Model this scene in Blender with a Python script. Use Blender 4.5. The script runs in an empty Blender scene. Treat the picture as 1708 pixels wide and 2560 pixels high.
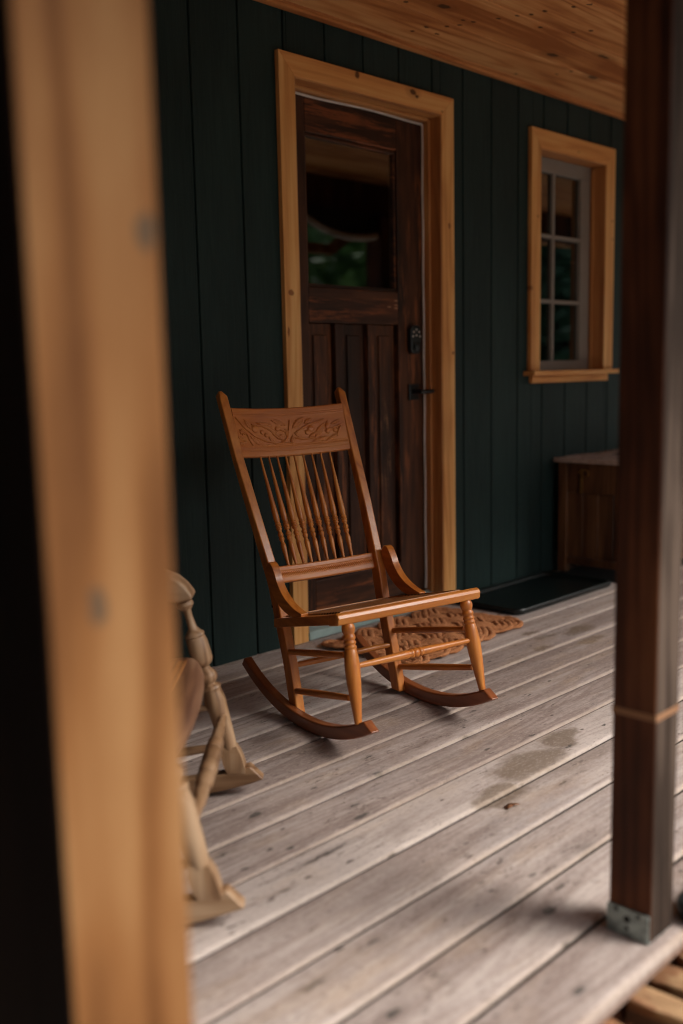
import bpy, bmesh, math, random
from mathutils import Vector, Matrix, noise
R = math.radians
random.seed(7)
scn = bpy.context.scene
COL = scn.collection

# ------------------------------------------------------------------ camera
cam_d = bpy.data.cameras.new("camera")
cam = bpy.data.objects.new("camera", cam_d); COL.objects.link(cam); scn.camera = cam
cam_d.sensor_fit = 'VERTICAL'; cam_d.sensor_height = 36; cam_d.sensor_width = 24; cam_d.lens = 35
cam_d.clip_start = 0.02; cam_d.clip_end = 500
_r = Vector((0.70092891, -0.71293457, -0.02056607)); _u = Vector((0.11440893, 0.08392712, 0.98988223)); _f = Vector((0.70399521, 0.69619002, -0.14039303))
M = Matrix((_r, _u, -_f)).transposed().to_4x4()
M.translation = Vector((-3.49184, -2.68818, 1.01192))
cam.matrix_world = M
cam_d.dof.use_dof = True; cam_d.dof.focus_distance = 2.95; cam_d.dof.aperture_fstop = 1.35

# ------------------------------------------------------------------ light
SUN_EL, SUN_AZ = 42, 150      # azimuth measured from +Y towards +X
world = bpy.data.worlds.new("World"); scn.world = world; world.use_nodes = True
wn = world.node_tree; bg = wn.nodes["Background"]
sky = wn.nodes.new("ShaderNodeTexSky"); sky.sky_type = 'NISHITA'; sky.sun_disc = False
sky.sun_elevation = R(SUN_EL); sky.sun_rotation = R(SUN_AZ)
sky.dust_density = 4.0; sky.air_density = 1.0; sky.ozone_density = 1.0
hs = wn.nodes.new('ShaderNodeHueSaturation'); hs.inputs['Saturation'].default_value = 0.45   # overcast: greyer than a clear sky
wn.links.new(sky.outputs[0], hs.inputs['Color']); wn.links.new(hs.outputs[0], bg.inputs[0]); bg.inputs[1].default_value = 0.095
sd = bpy.data.lights.new("sun", 'SUN'); sd.energy = 1.8; sd.angle = R(28); sd.color = (1.0, 0.95, 0.88)
sun = bpy.data.objects.new("sun", sd); COL.objects.link(sun)
dv = Vector((math.sin(R(SUN_AZ)) * math.cos(R(SUN_EL)), math.cos(R(SUN_AZ)) * math.cos(R(SUN_EL)), math.sin(R(SUN_EL))))
sun.rotation_euler = dv.to_track_quat('Z', 'Y').to_euler(); sun.location = (4, -8, 7)
scn.view_settings.view_transform = 'Standard'; scn.view_settings.look = 'None'
scn.view_settings.exposure = 1.2; scn.view_settings.gamma = 1
try: scn.cycles.filter_width = 1.0
except Exception: pass
try: scn.cycles.max_bounces = 10; scn.cycles.diffuse_bounces = 5
except Exception: pass

# ------------------------------------------------------------------ helpers
def tag(o, label=None, cat=None, group=None, kind=None):
    if label: o["label"] = label
    if cat: o["category"] = cat
    if group: o["group"] = group
    if kind: o["kind"] = kind
    return o

def empty(name, loc=(0, 0, 0), rz=0):
    o = bpy.data.objects.new(name, None); COL.objects.link(o); o.location = loc; o.rotation_euler = (0, 0, rz)
    o.empty_display_size = 0.1
    return o

def frame_from(d):
    d = d.normalized(); a = Vector((0, 0, 1)) if abs(d.z) < 0.9 else Vector((1, 0, 0))
    x = a.cross(d).normalized(); y = d.cross(x).normalized(); return x, y

class MB:
    def __init__(s): s.bm = bmesh.new()
    def box(s, lo, hi, mat=None):
        x0, y0, z0 = lo; x1, y1, z1 = hi
        c = [(x0, y0, z0), (x1, y0, z0), (x1, y1, z0), (x0, y1, z0), (x0, y0, z1), (x1, y0, z1), (x1, y1, z1), (x0, y1, z1)]
        v = [s.bm.verts.new(mat @ Vector(p) if mat else p) for p in c]
        for f in ((3, 2, 1, 0), (4, 5, 6, 7), (0, 1, 5, 4), (1, 2, 6, 5), (2, 3, 7, 6), (3, 0, 4, 7)):
            s.bm.faces.new([v[i] for i in f])
        return s
    def rings(s, rr, close=False, caps=True):
        vs = [[s.bm.verts.new(p) for p in ring] for ring in rr]
        n = len(vs[0]); L = len(vs)
        for i in range(L if close else L - 1):
            a, b = vs[i], vs[(i + 1) % L]
            for j in range(n):
                k = (j + 1) % n
                s.bm.faces.new((a[j], a[k], b[k], b[j]))
        if caps and not close:
            s.bm.faces.new(list(reversed(vs[0]))); s.bm.faces.new(vs[-1])
        return s
    def lathe(s, p0, p1, prof, n=20):
        p0, p1 = Vector(p0), Vector(p1); x, y = frame_from(p1 - p0); rr = []
        for t, r in prof:
            c = p0.lerp(p1, t)
            rr.append([c + x * (r * math.cos(2 * math.pi * k / n)) + y * (r * math.sin(2 * math.pi * k / n)) for k in range(n)])
        return s.rings(rr)
    def tube(s, pts, r, n=10, close=False, flat=1.0):
        pts = [Vector(p) for p in pts]; rr = []; L = len(pts)
        for i, p in enumerate(pts):
            a = pts[(i - 1) % L] if (close or i > 0) else p
            b = pts[(i + 1) % L] if (close or i < L - 1) else p
            d = (b - a).normalized(); up = Vector((0, 0, 1)) if abs(d.z) < .95 else Vector((1, 0, 0))
            x = up.cross(d).normalized(); y = d.cross(x).normalized()
            q = r[i] if isinstance(r, (list, tuple)) else r
            rr.append([p + x * (q * math.cos(2 * math.pi * k / n)) + y * (q * flat * math.sin(2 * math.pi * k / n)) for k in range(n)])
        return s.rings(rr, close=close)
    def prism(s, poly, axis, a, b):
        # poly: 2D points, axis 'x' -> (y,z), 'y' -> (x,z), 'z' -> (x,y)
        def P(u, v, w): return {'x': (w, u, v), 'y': (u, w, v), 'z': (u, v, w)}[axis]
        s.rings([[P(u, v, a) for u, v in poly], [P(u, v, b) for u, v in poly]])
        return s
    def sweep(s, pts, hw, hh, up=None):
        """rectangular section swept along pts; section sides x (given axis up) """
        rr = []; L = len(pts); pts = [Vector(p) for p in pts]; upv = Vector(up)
        for i, p in enumerate(pts):
            d = (pts[min(i + 1, L - 1)] - pts[max(i - 1, 0)]).normalized(); x = upv; y = d.cross(x).normalized()
            w = hw[i] if isinstance(hw, (list, tuple)) else hw; h = hh[i] if isinstance(hh, (list, tuple)) else hh
            rr.append([p + x * a * w + y * b * h for a, b in ((-1, -1), (1, -1), (1, 1), (-1, 1))])
        return s.rings(rr)
    def build(s, name, mat, parent=None, bevel=0, seg=2, smooth=35, sub=0):
        bm = s.bm
        bmesh.ops.recalc_face_normals(bm, faces=bm.faces)
        me = bpy.data.meshes.new(name); bm.to_mesh(me); bm.free()
        for m in (mat if isinstance(mat, (list, tuple)) else [mat]): me.materials.append(m)
        o = bpy.data.objects.new(name, me); COL.objects.link(o)
        if parent: o.parent = parent
        if smooth:
            me.polygons.foreach_set("use_smooth", [True] * len(me.polygons))
            if not sub: me.set_sharp_from_angle(angle=R(smooth))
        if bevel:
            b = o.modifiers.new("bevel", 'BEVEL'); b.width = bevel; b.segments = seg; b.limit_method = 'ANGLE'; b.angle_limit = R(40)
            if smooth: b.harden_normals = True
        if sub:
            m = o.modifiers.new("sub", 'SUBSURF'); m.levels = sub; m.render_levels = sub
        return o

# ------------------------------------------------------------------ materials
class NT:
    def __init__(s, name):
        s.m = bpy.data.materials.new(name); s.m.use_nodes = True; s.t = s.m.node_tree
        s.p = s.t.nodes["Principled BSDF"]
    def n(s, typ, **kw):
        nd = s.t.nodes.new(typ)
        for k, v in kw.items():
            if k.startswith('i_'):
                key = k[2:]; nd.inputs[int(key) if key.isdigit() else key].default_value = v
            else: setattr(nd, k, v)
        return nd
    def l(s, a, b): s.t.links.new(a, b)
    def math(s, op, a, b=None, c=None, clamp=False):
        nd = s.n("ShaderNodeMath", operation=op, use_clamp=clamp)
        for i, v in enumerate((a, b, c)):
            if v is None: continue
            if isinstance(v, (int, float)): nd.inputs[i].default_value = v
            else: s.l(v, nd.inputs[i])
        return nd.outputs[0]
    def vm(s, op, a, b=None):
        nd = s.n("ShaderNodeVectorMath", operation=op)
        for i, v in enumerate((a, b)):
            if v is None: continue
            if isinstance(v, (tuple, list)): nd.inputs[i].default_value = v
            else: s.l(v, nd.inputs[i])
        return nd
    def mix(s, fac, a, b, mode='MIX'):
        nd = s.n("ShaderNodeMix", data_type='RGBA', blend_type=mode)
        for i, v in ((0, fac), (6, a), (7, b)):
            if isinstance(v, (int, float)): nd.inputs[i].default_value = v
            elif isinstance(v, (tuple, list)): nd.inputs[i].default_value = (*v[:3], 1)
            else: s.l(v, nd.inputs[i])
        return nd.outputs[2]
    def ramp(s, fac, stops):
        nd = s.n("ShaderNodeValToRGB"); e = nd.color_ramp.elements
        while len(e) < len(stops): e.new(0.5)
        for el, (p, c) in zip(e, stops):
            el.position = p; el.color = (c, c, c, 1) if isinstance(c, (int, float)) else (*c[:3], 1)
        s.l(fac, nd.inputs[0]); return nd.outputs[0]
    def mr(s, v, a, b, c=0., d=1., smooth=True):
        nd = s.n("ShaderNodeMapRange", interpolation_type='SMOOTHSTEP' if smooth else 'LINEAR')
        s.l(v, nd.inputs[0])
        for i, q in zip((1, 2, 3, 4), (a, b, c, d)): nd.inputs[i].default_value = q
        return nd.outputs[0]
    def noise(s, vec, scale, detail=4, rough=.5, dist=0):
        nd = s.n("ShaderNodeTexNoise"); nd.inputs["Scale"].default_value = scale; nd.inputs["Detail"].default_value = detail
        nd.inputs["Roughness"].default_value = rough; nd.inputs["Distortion"].default_value = dist
        if vec is not None: s.l(vec, nd.inputs["Vector"])
        return nd.outputs[0]
    def bump(s, h, strength=.3, dist=.001, normal=None):
        nd = s.n("ShaderNodeBump"); nd.inputs["Strength"].default_value = strength; nd.inputs["Distance"].default_value = dist
        s.l(h, nd.inputs["Height"])
        if normal is not None: s.l(normal, nd.inputs["Normal"])
        s.l(nd.outputs[0], s.p.inputs["Normal"]); return nd.outputs[0]

def spots(N, co, lst):
    """co: vector output. lst of (x,y,rx,ry). returns mask 0..1 (max of all ellipses)"""
    out = None
    for x, y, rx, ry in lst:
        a = N.vm('SUBTRACT', co, (x, y, 0)).outputs[0]
        a = N.vm('MULTIPLY', a, (1 / rx, 1 / ry, 0)).outputs[0]
        d = N.vm('LENGTH', a).outputs['Value']
        m = N.mr(d, 0.6, 1.15, 1, 0)
        out = m if out is None else N.math('MAXIMUM', out, m)
    return out

def wood(name, axis, cols, fib=90, rough=.45, coat=0., knots=0., knotcol=(.06, .02, .01), boards=None, bumps=.25, jitter=.15,
         spotlist=None, spotcol=(.05, .03, .02), swap=None, mott=.5, extra=None, along=2.5, knotscale=3.2, stain=None, stainlist=None, spec=.5, rings=11, ringw=.10):
    """cols: dark, mid, light. axis 0/1/2 grain direction. boards=(axis, spacing, offset)"""
    N = NT(name)
    tc = N.n("ShaderNodeTexCoord").outputs["Object"]
    oi = N.n("ShaderNodeObjectInfo").outputs["Random"]
    off = N.n("ShaderNodeCombineXYZ")
    for i in range(3): N.l(N.math('MULTIPLY', oi, (7.3, 11.1, 5.7)[i]), off.inputs[i])
    base = N.vm('ADD', tc, off.outputs[0]).outputs[0]
    bj = None
    if boards:
        sep = N.n("ShaderNodeSeparateXYZ"); N.l(tc, sep.inputs[0])
        idx = N.math('FLOOR', N.math('DIVIDE', N.math('ADD', sep.outputs[boards[0]], boards[2]), boards[1]))
        wnz = N.n("ShaderNodeTexWhiteNoise", noise_dimensions='1D'); N.l(idx, wnz.inputs["W"])
        sc = N.vm('SCALE', wnz.outputs["Color"]); sc.inputs["Scale"].default_value = 23.
        base = N.vm('ADD', base, sc.outputs[0]).outputs[0]
        bj = wnz.outputs["Value"]
    # warp
    wv = N.n("ShaderNodeTexNoise"); N.l(N.vm('MULTIPLY', base, tuple(.9 if i == axis else 5 for i in range(3))).outputs[0], wv.inputs["Vector"])
    wv.inputs["Scale"].default_value = 1.0; wv.inputs["Detail"].default_value = 2
    wc = N.vm('SUBTRACT', wv.outputs["Color"], (.5, .5, .5)).outputs[0]
    wsc = N.vm('MULTIPLY', wc, tuple(0 if i == axis else .05 for i in range(3))).outputs[0]
    wb = N.vm('ADD', base, wsc).outputs[0]
    kmask = None
    if knots:
        kv = N.vm('MULTIPLY', base, tuple(knotscale * .55 if i == axis else knotscale * 1.6 for i in range(3))).outputs[0]
        vo = N.n("ShaderNodeTexVoronoi", voronoi_dimensions='3D'); N.l(kv, vo.inputs["Vector"]); vo.inputs["Scale"].default_value = 1
        sepc = N.n("ShaderNodeSeparateColor"); N.l(vo.outputs["Color"], sepc.inputs[0])
        on = N.math('GREATER_THAN', sepc.outputs[0], 1 - knots)
        d = vo.outputs["Distance"]
        kmask = N.math('MULTIPLY', N.mr(d, .05, .13, 1, 0), on)
        halo = N.math('MULTIPLY', N.mr(d, .05, .4, 1, 0), on)
        # bend grain round the knot
        dirv = N.vm('SUBTRACT', kv, vo.outputs["Position"]).outputs[0]
        sc2 = N.vm('SCALE', dirv); N.l(N.math('MULTIPLY', halo, -.035), sc2.inputs["Scale"])
        wb = N.vm('ADD', wb, sc2.outputs[0]).outputs[0]
    gv = N.vm('MULTIPLY', wb, tuple(along if i == axis else fib for i in range(3))).outputs[0]
    g1 = N.noise(gv, 1.0, 5, .6)
    g2 = N.noise(N.vm('MULTIPLY', wb, tuple(.7 if i == axis else fib * .2 for i in range(3))).outputs[0], 1.0, 3, .5, .6)
    g3 = N.noise(N.vm('MULTIPLY', base, tuple(2.2 if i == axis else 6 for i in range(3))).outputs[0], 1.0, 3, .6)
    rn = N.noise(N.vm('MULTIPLY', wb, tuple(.55 if i == axis else 7 for i in range(3))).outputs[0], 1.0, 1.2, .4)
    rg = N.math('SINE', N.math('MULTIPLY', rn, rings * 6.283))
    rg = N.math('MULTIPLY', N.math('ADD', rg, 1), .5); rg = N.math('POWER', rg, 2.2)
    v = N.math('ADD', N.math('MULTIPLY', g1, .4), N.math('MULTIPLY', g2, .6))
    v = N.math('SUBTRACT', v, N.math('MULTIPLY', N.math('SUBTRACT', rg, .3), ringw))
    v = N.math('ADD', v, N.math('MULTIPLY', N.math('SUBTRACT', g3, .5), mott))
    if bj is not None: v = N.math('ADD', v, N.math('MULTIPLY', N.math('SUBTRACT', bj, .5), jitter))
    c = N.ramp(v, ((.3, cols[0]), (.5, cols[1]), (.68, cols[2])))
    if stainlist:
        nz = N.n("ShaderNodeTexNoise"); N.l(tc, nz.inputs["Vector"]); nz.inputs["Scale"].default_value = 9; nz.inputs["Detail"].default_value = 4
        sv = N.vm('ADD', tc, N.vm('MULTIPLY', N.vm('SUBTRACT', nz.outputs["Color"], (.5, .5, .5)).outputs[0], (.22, .09, 0)).outputs[0]).outputs[0]
        sm = spots(N, sv, stainlist)
        c = N.mix(N.math('MULTIPLY', sm, .78), c, stain)
    if kmask is not None:
        c = N.mix(N.math('MULTIPLY', halo, .45), c, tuple(q * .6 for q in cols[0]))
        c = N.mix(N.math('MULTIPLY', kmask, .85), c, knotcol)
    if spotlist:
        nz = N.n("ShaderNodeTexNoise"); N.l(tc, nz.inputs["Vector"]); nz.inputs["Scale"].default_value = 45; nz.inputs["Detail"].default_value = 3
        sv = N.vm('ADD', tc, N.vm('MULTIPLY', N.vm('SUBTRACT', nz.outputs["Color"], (.5, .5, .5)).outputs[0], (.02, .016, 0)).outputs[0]).outputs[0]
        if swap: # use other pair of axes: swap (i,j)
            sx = N.n("ShaderNodeSeparateXYZ"); N.l(sv, sx.inputs[0]); cx = N.n("ShaderNodeCombineXYZ")
            N.l(sx.outputs[swap[0]], cx.inputs[0]); N.l(sx.outputs[swap[1]], cx.inputs[1]); sv = cx.outputs[0]
        sm = spots(N, sv, spotlist)
        halo2 = spots(N, sv, [(x, y, rx * 2.4, ry * 2.4) for x, y, rx, ry in spotlist if rx > .014])
        if halo2 is not None: c = N.mix(N.math('MULTIPLY', halo2, .3), c, tuple(q * .55 for q in cols[0]))
        c = N.mix(N.math('MULTIPLY', sm, .85), c, spotcol)
    if extra: c = extra(N, tc, c, base)
    N.l(c, N.p.inputs["Base Color"])
    rr = N.math('ADD', N.math('MULTIPLY', g3, .25), rough - .12)
    N.l(rr, N.p.inputs["Roughness"])
    N.p.inputs["Coat Weight"].default_value = coat; N.p.inputs["Coat Roughness"].default_value = .22
    N.p.inputs["Specular IOR Level"].default_value = spec
    N.bump(g1, bumps, .0012)
    return N.m

def flat(name, col, rough=.5, metal=0, bump=0, bscale=200, coat=0, var=.12, vscale=8, spec=.5):
    N = NT(name); tc = N.n("ShaderNodeTexCoord").outputs["Object"]
    g = N.noise(tc, vscale, 4, .6)
    c = N.mix(N.mr(g, .3, .7), tuple(q * (1 - var) for q in col), tuple(min(1, q * (1 + var)) for q in col))
    N.l(c, N.p.inputs["Base Color"]); N.p.inputs["Roughness"].default_value = rough; N.p.inputs["Metallic"].default_value = metal
    N.p.inputs["Coat Weight"].default_value = coat; N.p.inputs["Specular IOR Level"].default_value = spec
    if bump: N.bump(N.noise(tc, bscale, 4, .6), bump, .001)
    return N.m

# deck
BIG = [(-2.093, -1.002, .02, .011), (-1.725, -1.054, .018, .01), (-1.372, -1.062, .02, .01), (-1.987, -1.727, .02, .012), (-1.898, -.998, .012, .006),
       (-2.162, -1.898, .017, .008), (-2.412, -1.713, .018, .008), (-2.056, -1.808, .013, .007), (-1.878, -1.448, .01, .005), (-2.45, -1.567, .03, .006), (-2.12, -1.258, .075, .0055), (-1.93, -1.19, .03, .008), (-1.47, -1.43, .02, .005), (-2.02, -1.36, .022, .004)]
SML = [(-2.266, -1.096), (-2.27, -1.178), (-2.208, -1.301), (-1.9, -1.138), (-1.893, -1.548), (-1.897, -1.63), (-1.898, -1.694), (-1.989, -1.572), (-2.001, -1.603),
       (-2.287, -1.553), (-2.43, -1.329), (-2.343, -1.526), (-1.666, -.965), (-2.18, -1.154), (-2.146, -1.183), (-2.273, -1.306), (-2.103, -1.32), (-2.29, -1.696),
       (-1.019, -.649), (-1.11, -.727), (-.754, -.688), (-.685, -.777), (-.805, -.963), (-.962, -.995), (-1.199, -.953), (-.528, -.635), (-1.413, -1.162),
       (-1.252, -1.313), (-1.046, -1.301), (-1.321, -1.392), (-1.244, -1.194)]
DECKSP = BIG + [(x, y, .012 if i % 3 else .018, .0045) for i, (x, y) in enumerate(SML)]
STAIN = [(-1.42, -1.30, .17, .075), (-1.62, -1.36, .10, .05), (-1.22, -1.27, .08, .05), (-.20, -.70, .12, .035), (-.36, -.65, .06, .02), (-.46, -.74, .05, .02),
         (-.29, -.81, .08, .02), (-.33, -.585, .05, .015)]
def deck_extra(N, tc, c, base):
    # specks and streaks; outward arrises paler: less weathered wood plus painted sky light
    v = N.n("ShaderNodeTexVoronoi"); v.inputs["Scale"].default_value = 1
    N.l(N.vm('MULTIPLY', base, (13, 24, 5)).outputs[0], v.inputs["Vector"])
    sc = N.n("ShaderNodeSeparateColor"); N.l(v.outputs["Color"], sc.inputs[0])
    m = N.math('MULTIPLY', N.mr(v.outputs["Distance"], .05, .13, 1, 0), N.math('GREATER_THAN', sc.outputs[1], .62))
    c = N.mix(N.math('MULTIPLY', m, .8), c, (.06, .04, .035))
    g = N.noise(N.vm('MULTIPLY', base, (2.5, 9, 3)).outputs[0], 1, 5, .65)
    c = N.mix(N.mr(g, .5, .75, 0, .4), c, (.46, .33, .22))
    g = N.noise(N.vm('MULTIPLY', base, (1.6, 5, 3)).outputs[0], 1.3, 5, .65)
    c = N.mix(N.mr(g, .52, .72, 0, .45), c, (.30, .27, .27))
    g = N.noise(N.vm('MULTIPLY', base, (1.1, 3, 3)).outputs[0], 1.7, 4, .6)
    c = N.mix(N.mr(g, .55, .72, 0, .4), c, (.20, .155, .13))
    f = N.noise(N.vm('MULTIPLY', base, (26, 80, 5)).outputs[0], 1, 4, .7)
    f2 = N.noise(N.vm('MULTIPLY', base, (3, 8, 5)).outputs[0], 1, 3, .6)
    c = N.mix(N.math('MULTIPLY', N.mr(f, .56, .66), N.mr(f2, .42, .62, .15, .75)), c, (.12, .09, .075))
    f = N.noise(N.vm('MULTIPLY', base, (60, 150, 5)).outputs[0], 1, 3, .7)
    c = N.mix(N.mr(f, .5, .72, 0, .3), c, (.15, .115, .10)); c = N.mix(N.mr(f, .5, .3, 0, .25), c, (.60, .52, .47))
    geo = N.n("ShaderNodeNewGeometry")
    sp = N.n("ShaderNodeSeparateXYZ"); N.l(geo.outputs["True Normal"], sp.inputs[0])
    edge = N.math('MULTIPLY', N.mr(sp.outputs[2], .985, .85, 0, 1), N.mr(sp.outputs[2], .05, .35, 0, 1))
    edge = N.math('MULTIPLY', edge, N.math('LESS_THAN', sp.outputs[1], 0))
    pz = N.n("ShaderNodeSeparateXYZ"); N.l(tc, pz.inputs[0])
    c = N.mix(N.math('MULTIPLY', N.mr(pz.outputs[2], -.0055, -.0095, 0, .95), N.math('GREATER_THAN', pz.outputs[1], -1.93)), c, (.02, .015, .012))
    c = N.mix(N.math('MULTIPLY', N.mr(pz.outputs[2], -.012, -.024, 0, .6), N.math('LESS_THAN', pz.outputs[1], -1.93)), c, (.16, .08, .045))
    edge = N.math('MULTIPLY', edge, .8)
    c = N.mix(N.math('MULTIPLY', N.math('GREATER_THAN', sp.outputs[1], .25), .6), c, (.05, .04, .035))  # shade painted on board edges that face the wall
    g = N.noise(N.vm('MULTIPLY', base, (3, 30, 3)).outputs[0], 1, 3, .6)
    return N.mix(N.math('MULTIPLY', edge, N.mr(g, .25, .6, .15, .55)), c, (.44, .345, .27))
M_DECK = wood("weathered_deck_wood", 0, ((.265, .205, .182), (.40, .333, .303), (.51, .44, .405)), fib=90, along=7, ringw=.09, rings=15, rough=.66, knots=.22, knotcol=(.08, .06, .05),
              boards=(1, .1498, .9117 + .1498 * 40), bumps=.5, jitter=.42, spotlist=DECKSP, spotcol=(.055, .05, .045), extra=deck_extra, mott=.45,
              stain=(.15, .105, .068), stainlist=STAIN, spec=.2)
CK = [(-.595, -.378, .032, .017), (.164, -.331, .038, .018), (.575, -.275, .038, .018), (.343, -.459, .045, .012)]
CS = [(-.727, -.316), (-.351, -.434), (-.391, -.352), (-.404, -.299), (-.427, -.256), (-.482, -.138), (-.477, -.201), (-.388, -.18), (-.328, -.498), (-.291, -.592),
      (-.251, -.683), (-.23, -.731), (-.017, -.538), (.017, -.592), (-.158, -.484), (.271, -.079), (-.435, -.338), (-.298, -.537), (.421, -.261), (.408, -.196)]
M_CEIL = wood("pine_ceiling", 0, ((.38, .125, .035), (.60, .245, .08), (.72, .36, .14)), ringw=.18, rings=8, fib=55, spec=.25, rough=.6, knots=.08, knotcol=(.10, .035, .012),
              boards=(1, .233, .045 + .233 * 20), bumps=.15, jitter=.14, spotlist=CK + [(x, y, .013, .008) for x, y in CS], spotcol=(.06, .028, .012), mott=.55)
M_TRIMZ = wood("fir_trim_upright", 2, ((.50, .19, .048), (.70, .345, .11), (.80, .46, .175)), fib=70, spec=.3, rough=.5, knots=.08, knotcol=(.14, .04, .015), bumps=.12, mott=.3, knotscale=4.5,
               spotlist=[(-1.026, 1.292, .014, .012), (-1.044, 1.154, .006, .02), (.536, 1.7, .006, .006), (.487, 1.374, .008, .012), (1.208, 1.738, .007, .007), (1.211, 1.647, .007, .007), (-.12, 1.6, .01, .014), (-.10, 1.077, .008, .008)], spotcol=(.22, .07, .02), swap=(0, 2))
M_TRIMX = wood("fir_trim_level", 0, ((.50, .18, .045), (.70, .315, .095), (.78, .42, .15)), fib=70, spec=.3, rough=.5, knots=.04, knotcol=(.14, .04, .015), bumps=.12, mott=.3, knotscale=4.5,
               spotlist=[(-.664, 2.099, .014, .015), (-.345, 2.093, .022, .012), (-.322, 2.080, .013, .007), (-.165, 2.048, .004, .004), (.881, 2.03, .006, .005)], spotcol=(.05, .015, .006), swap=(0, 2))
M_JAMB = wood("fir_jamb", 2, ((.32, .115, .032), (.46, .185, .055), (.56, .27, .09)), fib=70, rough=.5, knots=.22, knotcol=(.07, .02, .01), bumps=.12, mott=.4, knotscale=5)
M_JAMBX = wood("fir_jamb_head", 0, ((.32, .115, .032), (.46, .185, .055), (.56, .27, .09)), fib=70, rough=.5, bumps=.12, mott=.4)
M_AMBER = wood("amber_post_wood", 2, ((.12, .045, .013), (.225, .096, .032), (.31, .158, .064)), fib=26, ringw=.2, rings=6, spec=.15, rough=.7, bumps=.2, mott=.55, along=.9,
               spotlist=[(-2.943, 1.142, .013, .020), (-3.015, .803, .012, .020)], spotcol=(.085, .062, .042), swap=(0, 2))
def worn(N, tc, c, base):
    g = N.noise(N.vm('MULTIPLY', base, (34, 34, 3.)).outputs[0], 1, 5, .75)
    lo = N.noise(N.vm('MULTIPLY', base, (5, 5, 1.6)).outputs[0], 1, 3, .6)
    m = N.math('MULTIPLY', N.mr(g, .49, .62), N.mr(lo, .46, .62))
    c = N.mix(N.math('MULTIPLY', m, .75), c, (.26, .085, .03))
    sc = spots(N, N.vm('MULTIPLY', tc, (1, 0, 0)).outputs[0], [(-.41, 0, .045, 1)])
    sp = N.n("ShaderNodeSeparateXYZ"); N.l(tc, sp.inputs[0])
    zz = N.math('MULTIPLY', N.mr(sp.outputs[2], .45, .58), N.mr(sp.outputs[2], .95, .80))
    g2 = N.noise(N.vm('MULTIPLY', tc, (110, 20, 5)).outputs[0], 1, 4, .8)
    m2 = N.math('MULTIPLY', N.math('MULTIPLY', sc, zz), N.mr(g2, .55, .62))
    return N.mix(N.math('MULTIPLY', m2, .8), c, (.36, .18, .09))
M_DOORZ = wood("stained_door_wood", 2, ((.020, .008, .004), (.042, .015, .007), (.085, .030, .012)), fib=45, rough=.5, coat=.0, spec=.3, bumps=.25, mott=.8, extra=worn)
def wornx(N, tc, c, base):
    g = N.noise(N.vm('MULTIPLY', base, (3, 34, 40.)).outputs[0], 1, 5, .75)
    lo = N.noise(N.vm('MULTIPLY', base, (2, 5, 8)).outputs[0], 1, 3, .6)
    m = N.math('MULTIPLY', N.mr(g, .48, .62), N.mr(lo, .43, .60))
    c = N.mix(N.math('MULTIPLY', m, .75), c, (.26, .075, .025))
    sx = N.n("ShaderNodeSeparateXYZ"); N.l(tc, sx.inputs[0]); cx = N.n("ShaderNodeCombineXYZ"); N.l(sx.outputs[0], cx.inputs[0]); N.l(sx.outputs[2], cx.inputs[1])
    m2 = spots(N, cx.outputs[0], [(-.352, 1.292, .022, .0035), (-.352, 1.274, .02, .003), (-.35, 1.262, .024, .004), (-.40, 1.266, .014, .003)])
    return N.mix(N.math('MULTIPLY', m2, .8), c, (.40, .22, .13))
M_DOORX = wood("stained_door_rail_wood", 0, ((.020, .008, .004), (.042, .015, .007), (.085, .030, .012)), fib=45, rough=.5, coat=.0, spec=.3, bumps=.25, mott=.8, extra=wornx)
HON = ((.34, .090, .012), (.52, .165, .024), (.64, .245, .045))
M_CH = {a: wood("honey_varnished_wood_" + "xyz"[a], a, HON, fib=80, rough=.38, coat=.22, bumps=.06, mott=.6) for a in (0, 1, 2)}
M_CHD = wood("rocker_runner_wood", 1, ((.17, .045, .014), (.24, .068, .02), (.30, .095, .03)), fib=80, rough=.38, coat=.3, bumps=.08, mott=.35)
M_CREST = wood("carved_crest_wood", 0, ((.38, .105, .016), (.50, .150, .024), (.57, .200, .038)), fib=60, rough=.40, coat=.2, bumps=.05, mott=.25)
M_SEAT2 = wood("worn_brown_seat_wood", 0, ((.12, .05, .025), (.22, .105, .055), (.34, .20, .115)), fib=50, rough=.5, bumps=.2, mott=1.0)
PAL = ((.17, .085, .038), (.32, .185, .095), (.45, .30, .18))
M_PW = {a: wood("pale_turned_wood_" + "xyz"[a], a, PAL, fib=60, rough=.5, coat=.08, bumps=.2, mott=.9, ringw=.16) for a in (0, 1, 2)}
M_REDPOST = wood("red_brown_stained_post", 2, ((.022, .008, .005), (.075, .024, .011), (.15, .054, .022)), fib=40, rough=.6, spec=.2, bumps=.3, mott=.8, knots=.2, knotcol=(.16, .07, .03))
M_POSTSIDE = wood("near_black_post_side", 2, ((.008, .005, .004), (.014, .008, .006), (.02, .011, .007)), fib=40, spec=.1, rough=.8, bumps=.3, mott=.5)  # near-black wood for the left face of the thick post
M_GREYPOST = wood("weathered_grey_post_face", 2, ((.014, .009, .007), (.042, .028, .021), (.11, .078, .060)), fib=75, rough=.85, spec=.1, bumps=.6, mott=.6, along=2.2)
M_CHEST = wood("dark_chest_wood", 2, ((.06, .022, .009), (.13, .053, .021), (.20, .088, .036)), fib=50, rough=.4, coat=.2, bumps=.2, mott=.6)
M_CHTOP = wood("chest_lid_wood", 0, ((.34, .24, .19), (.48, .36, .30), (.60, .47, .40)), fib=60, rough=.28, coat=.4, bumps=.2, mott=.5)
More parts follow.
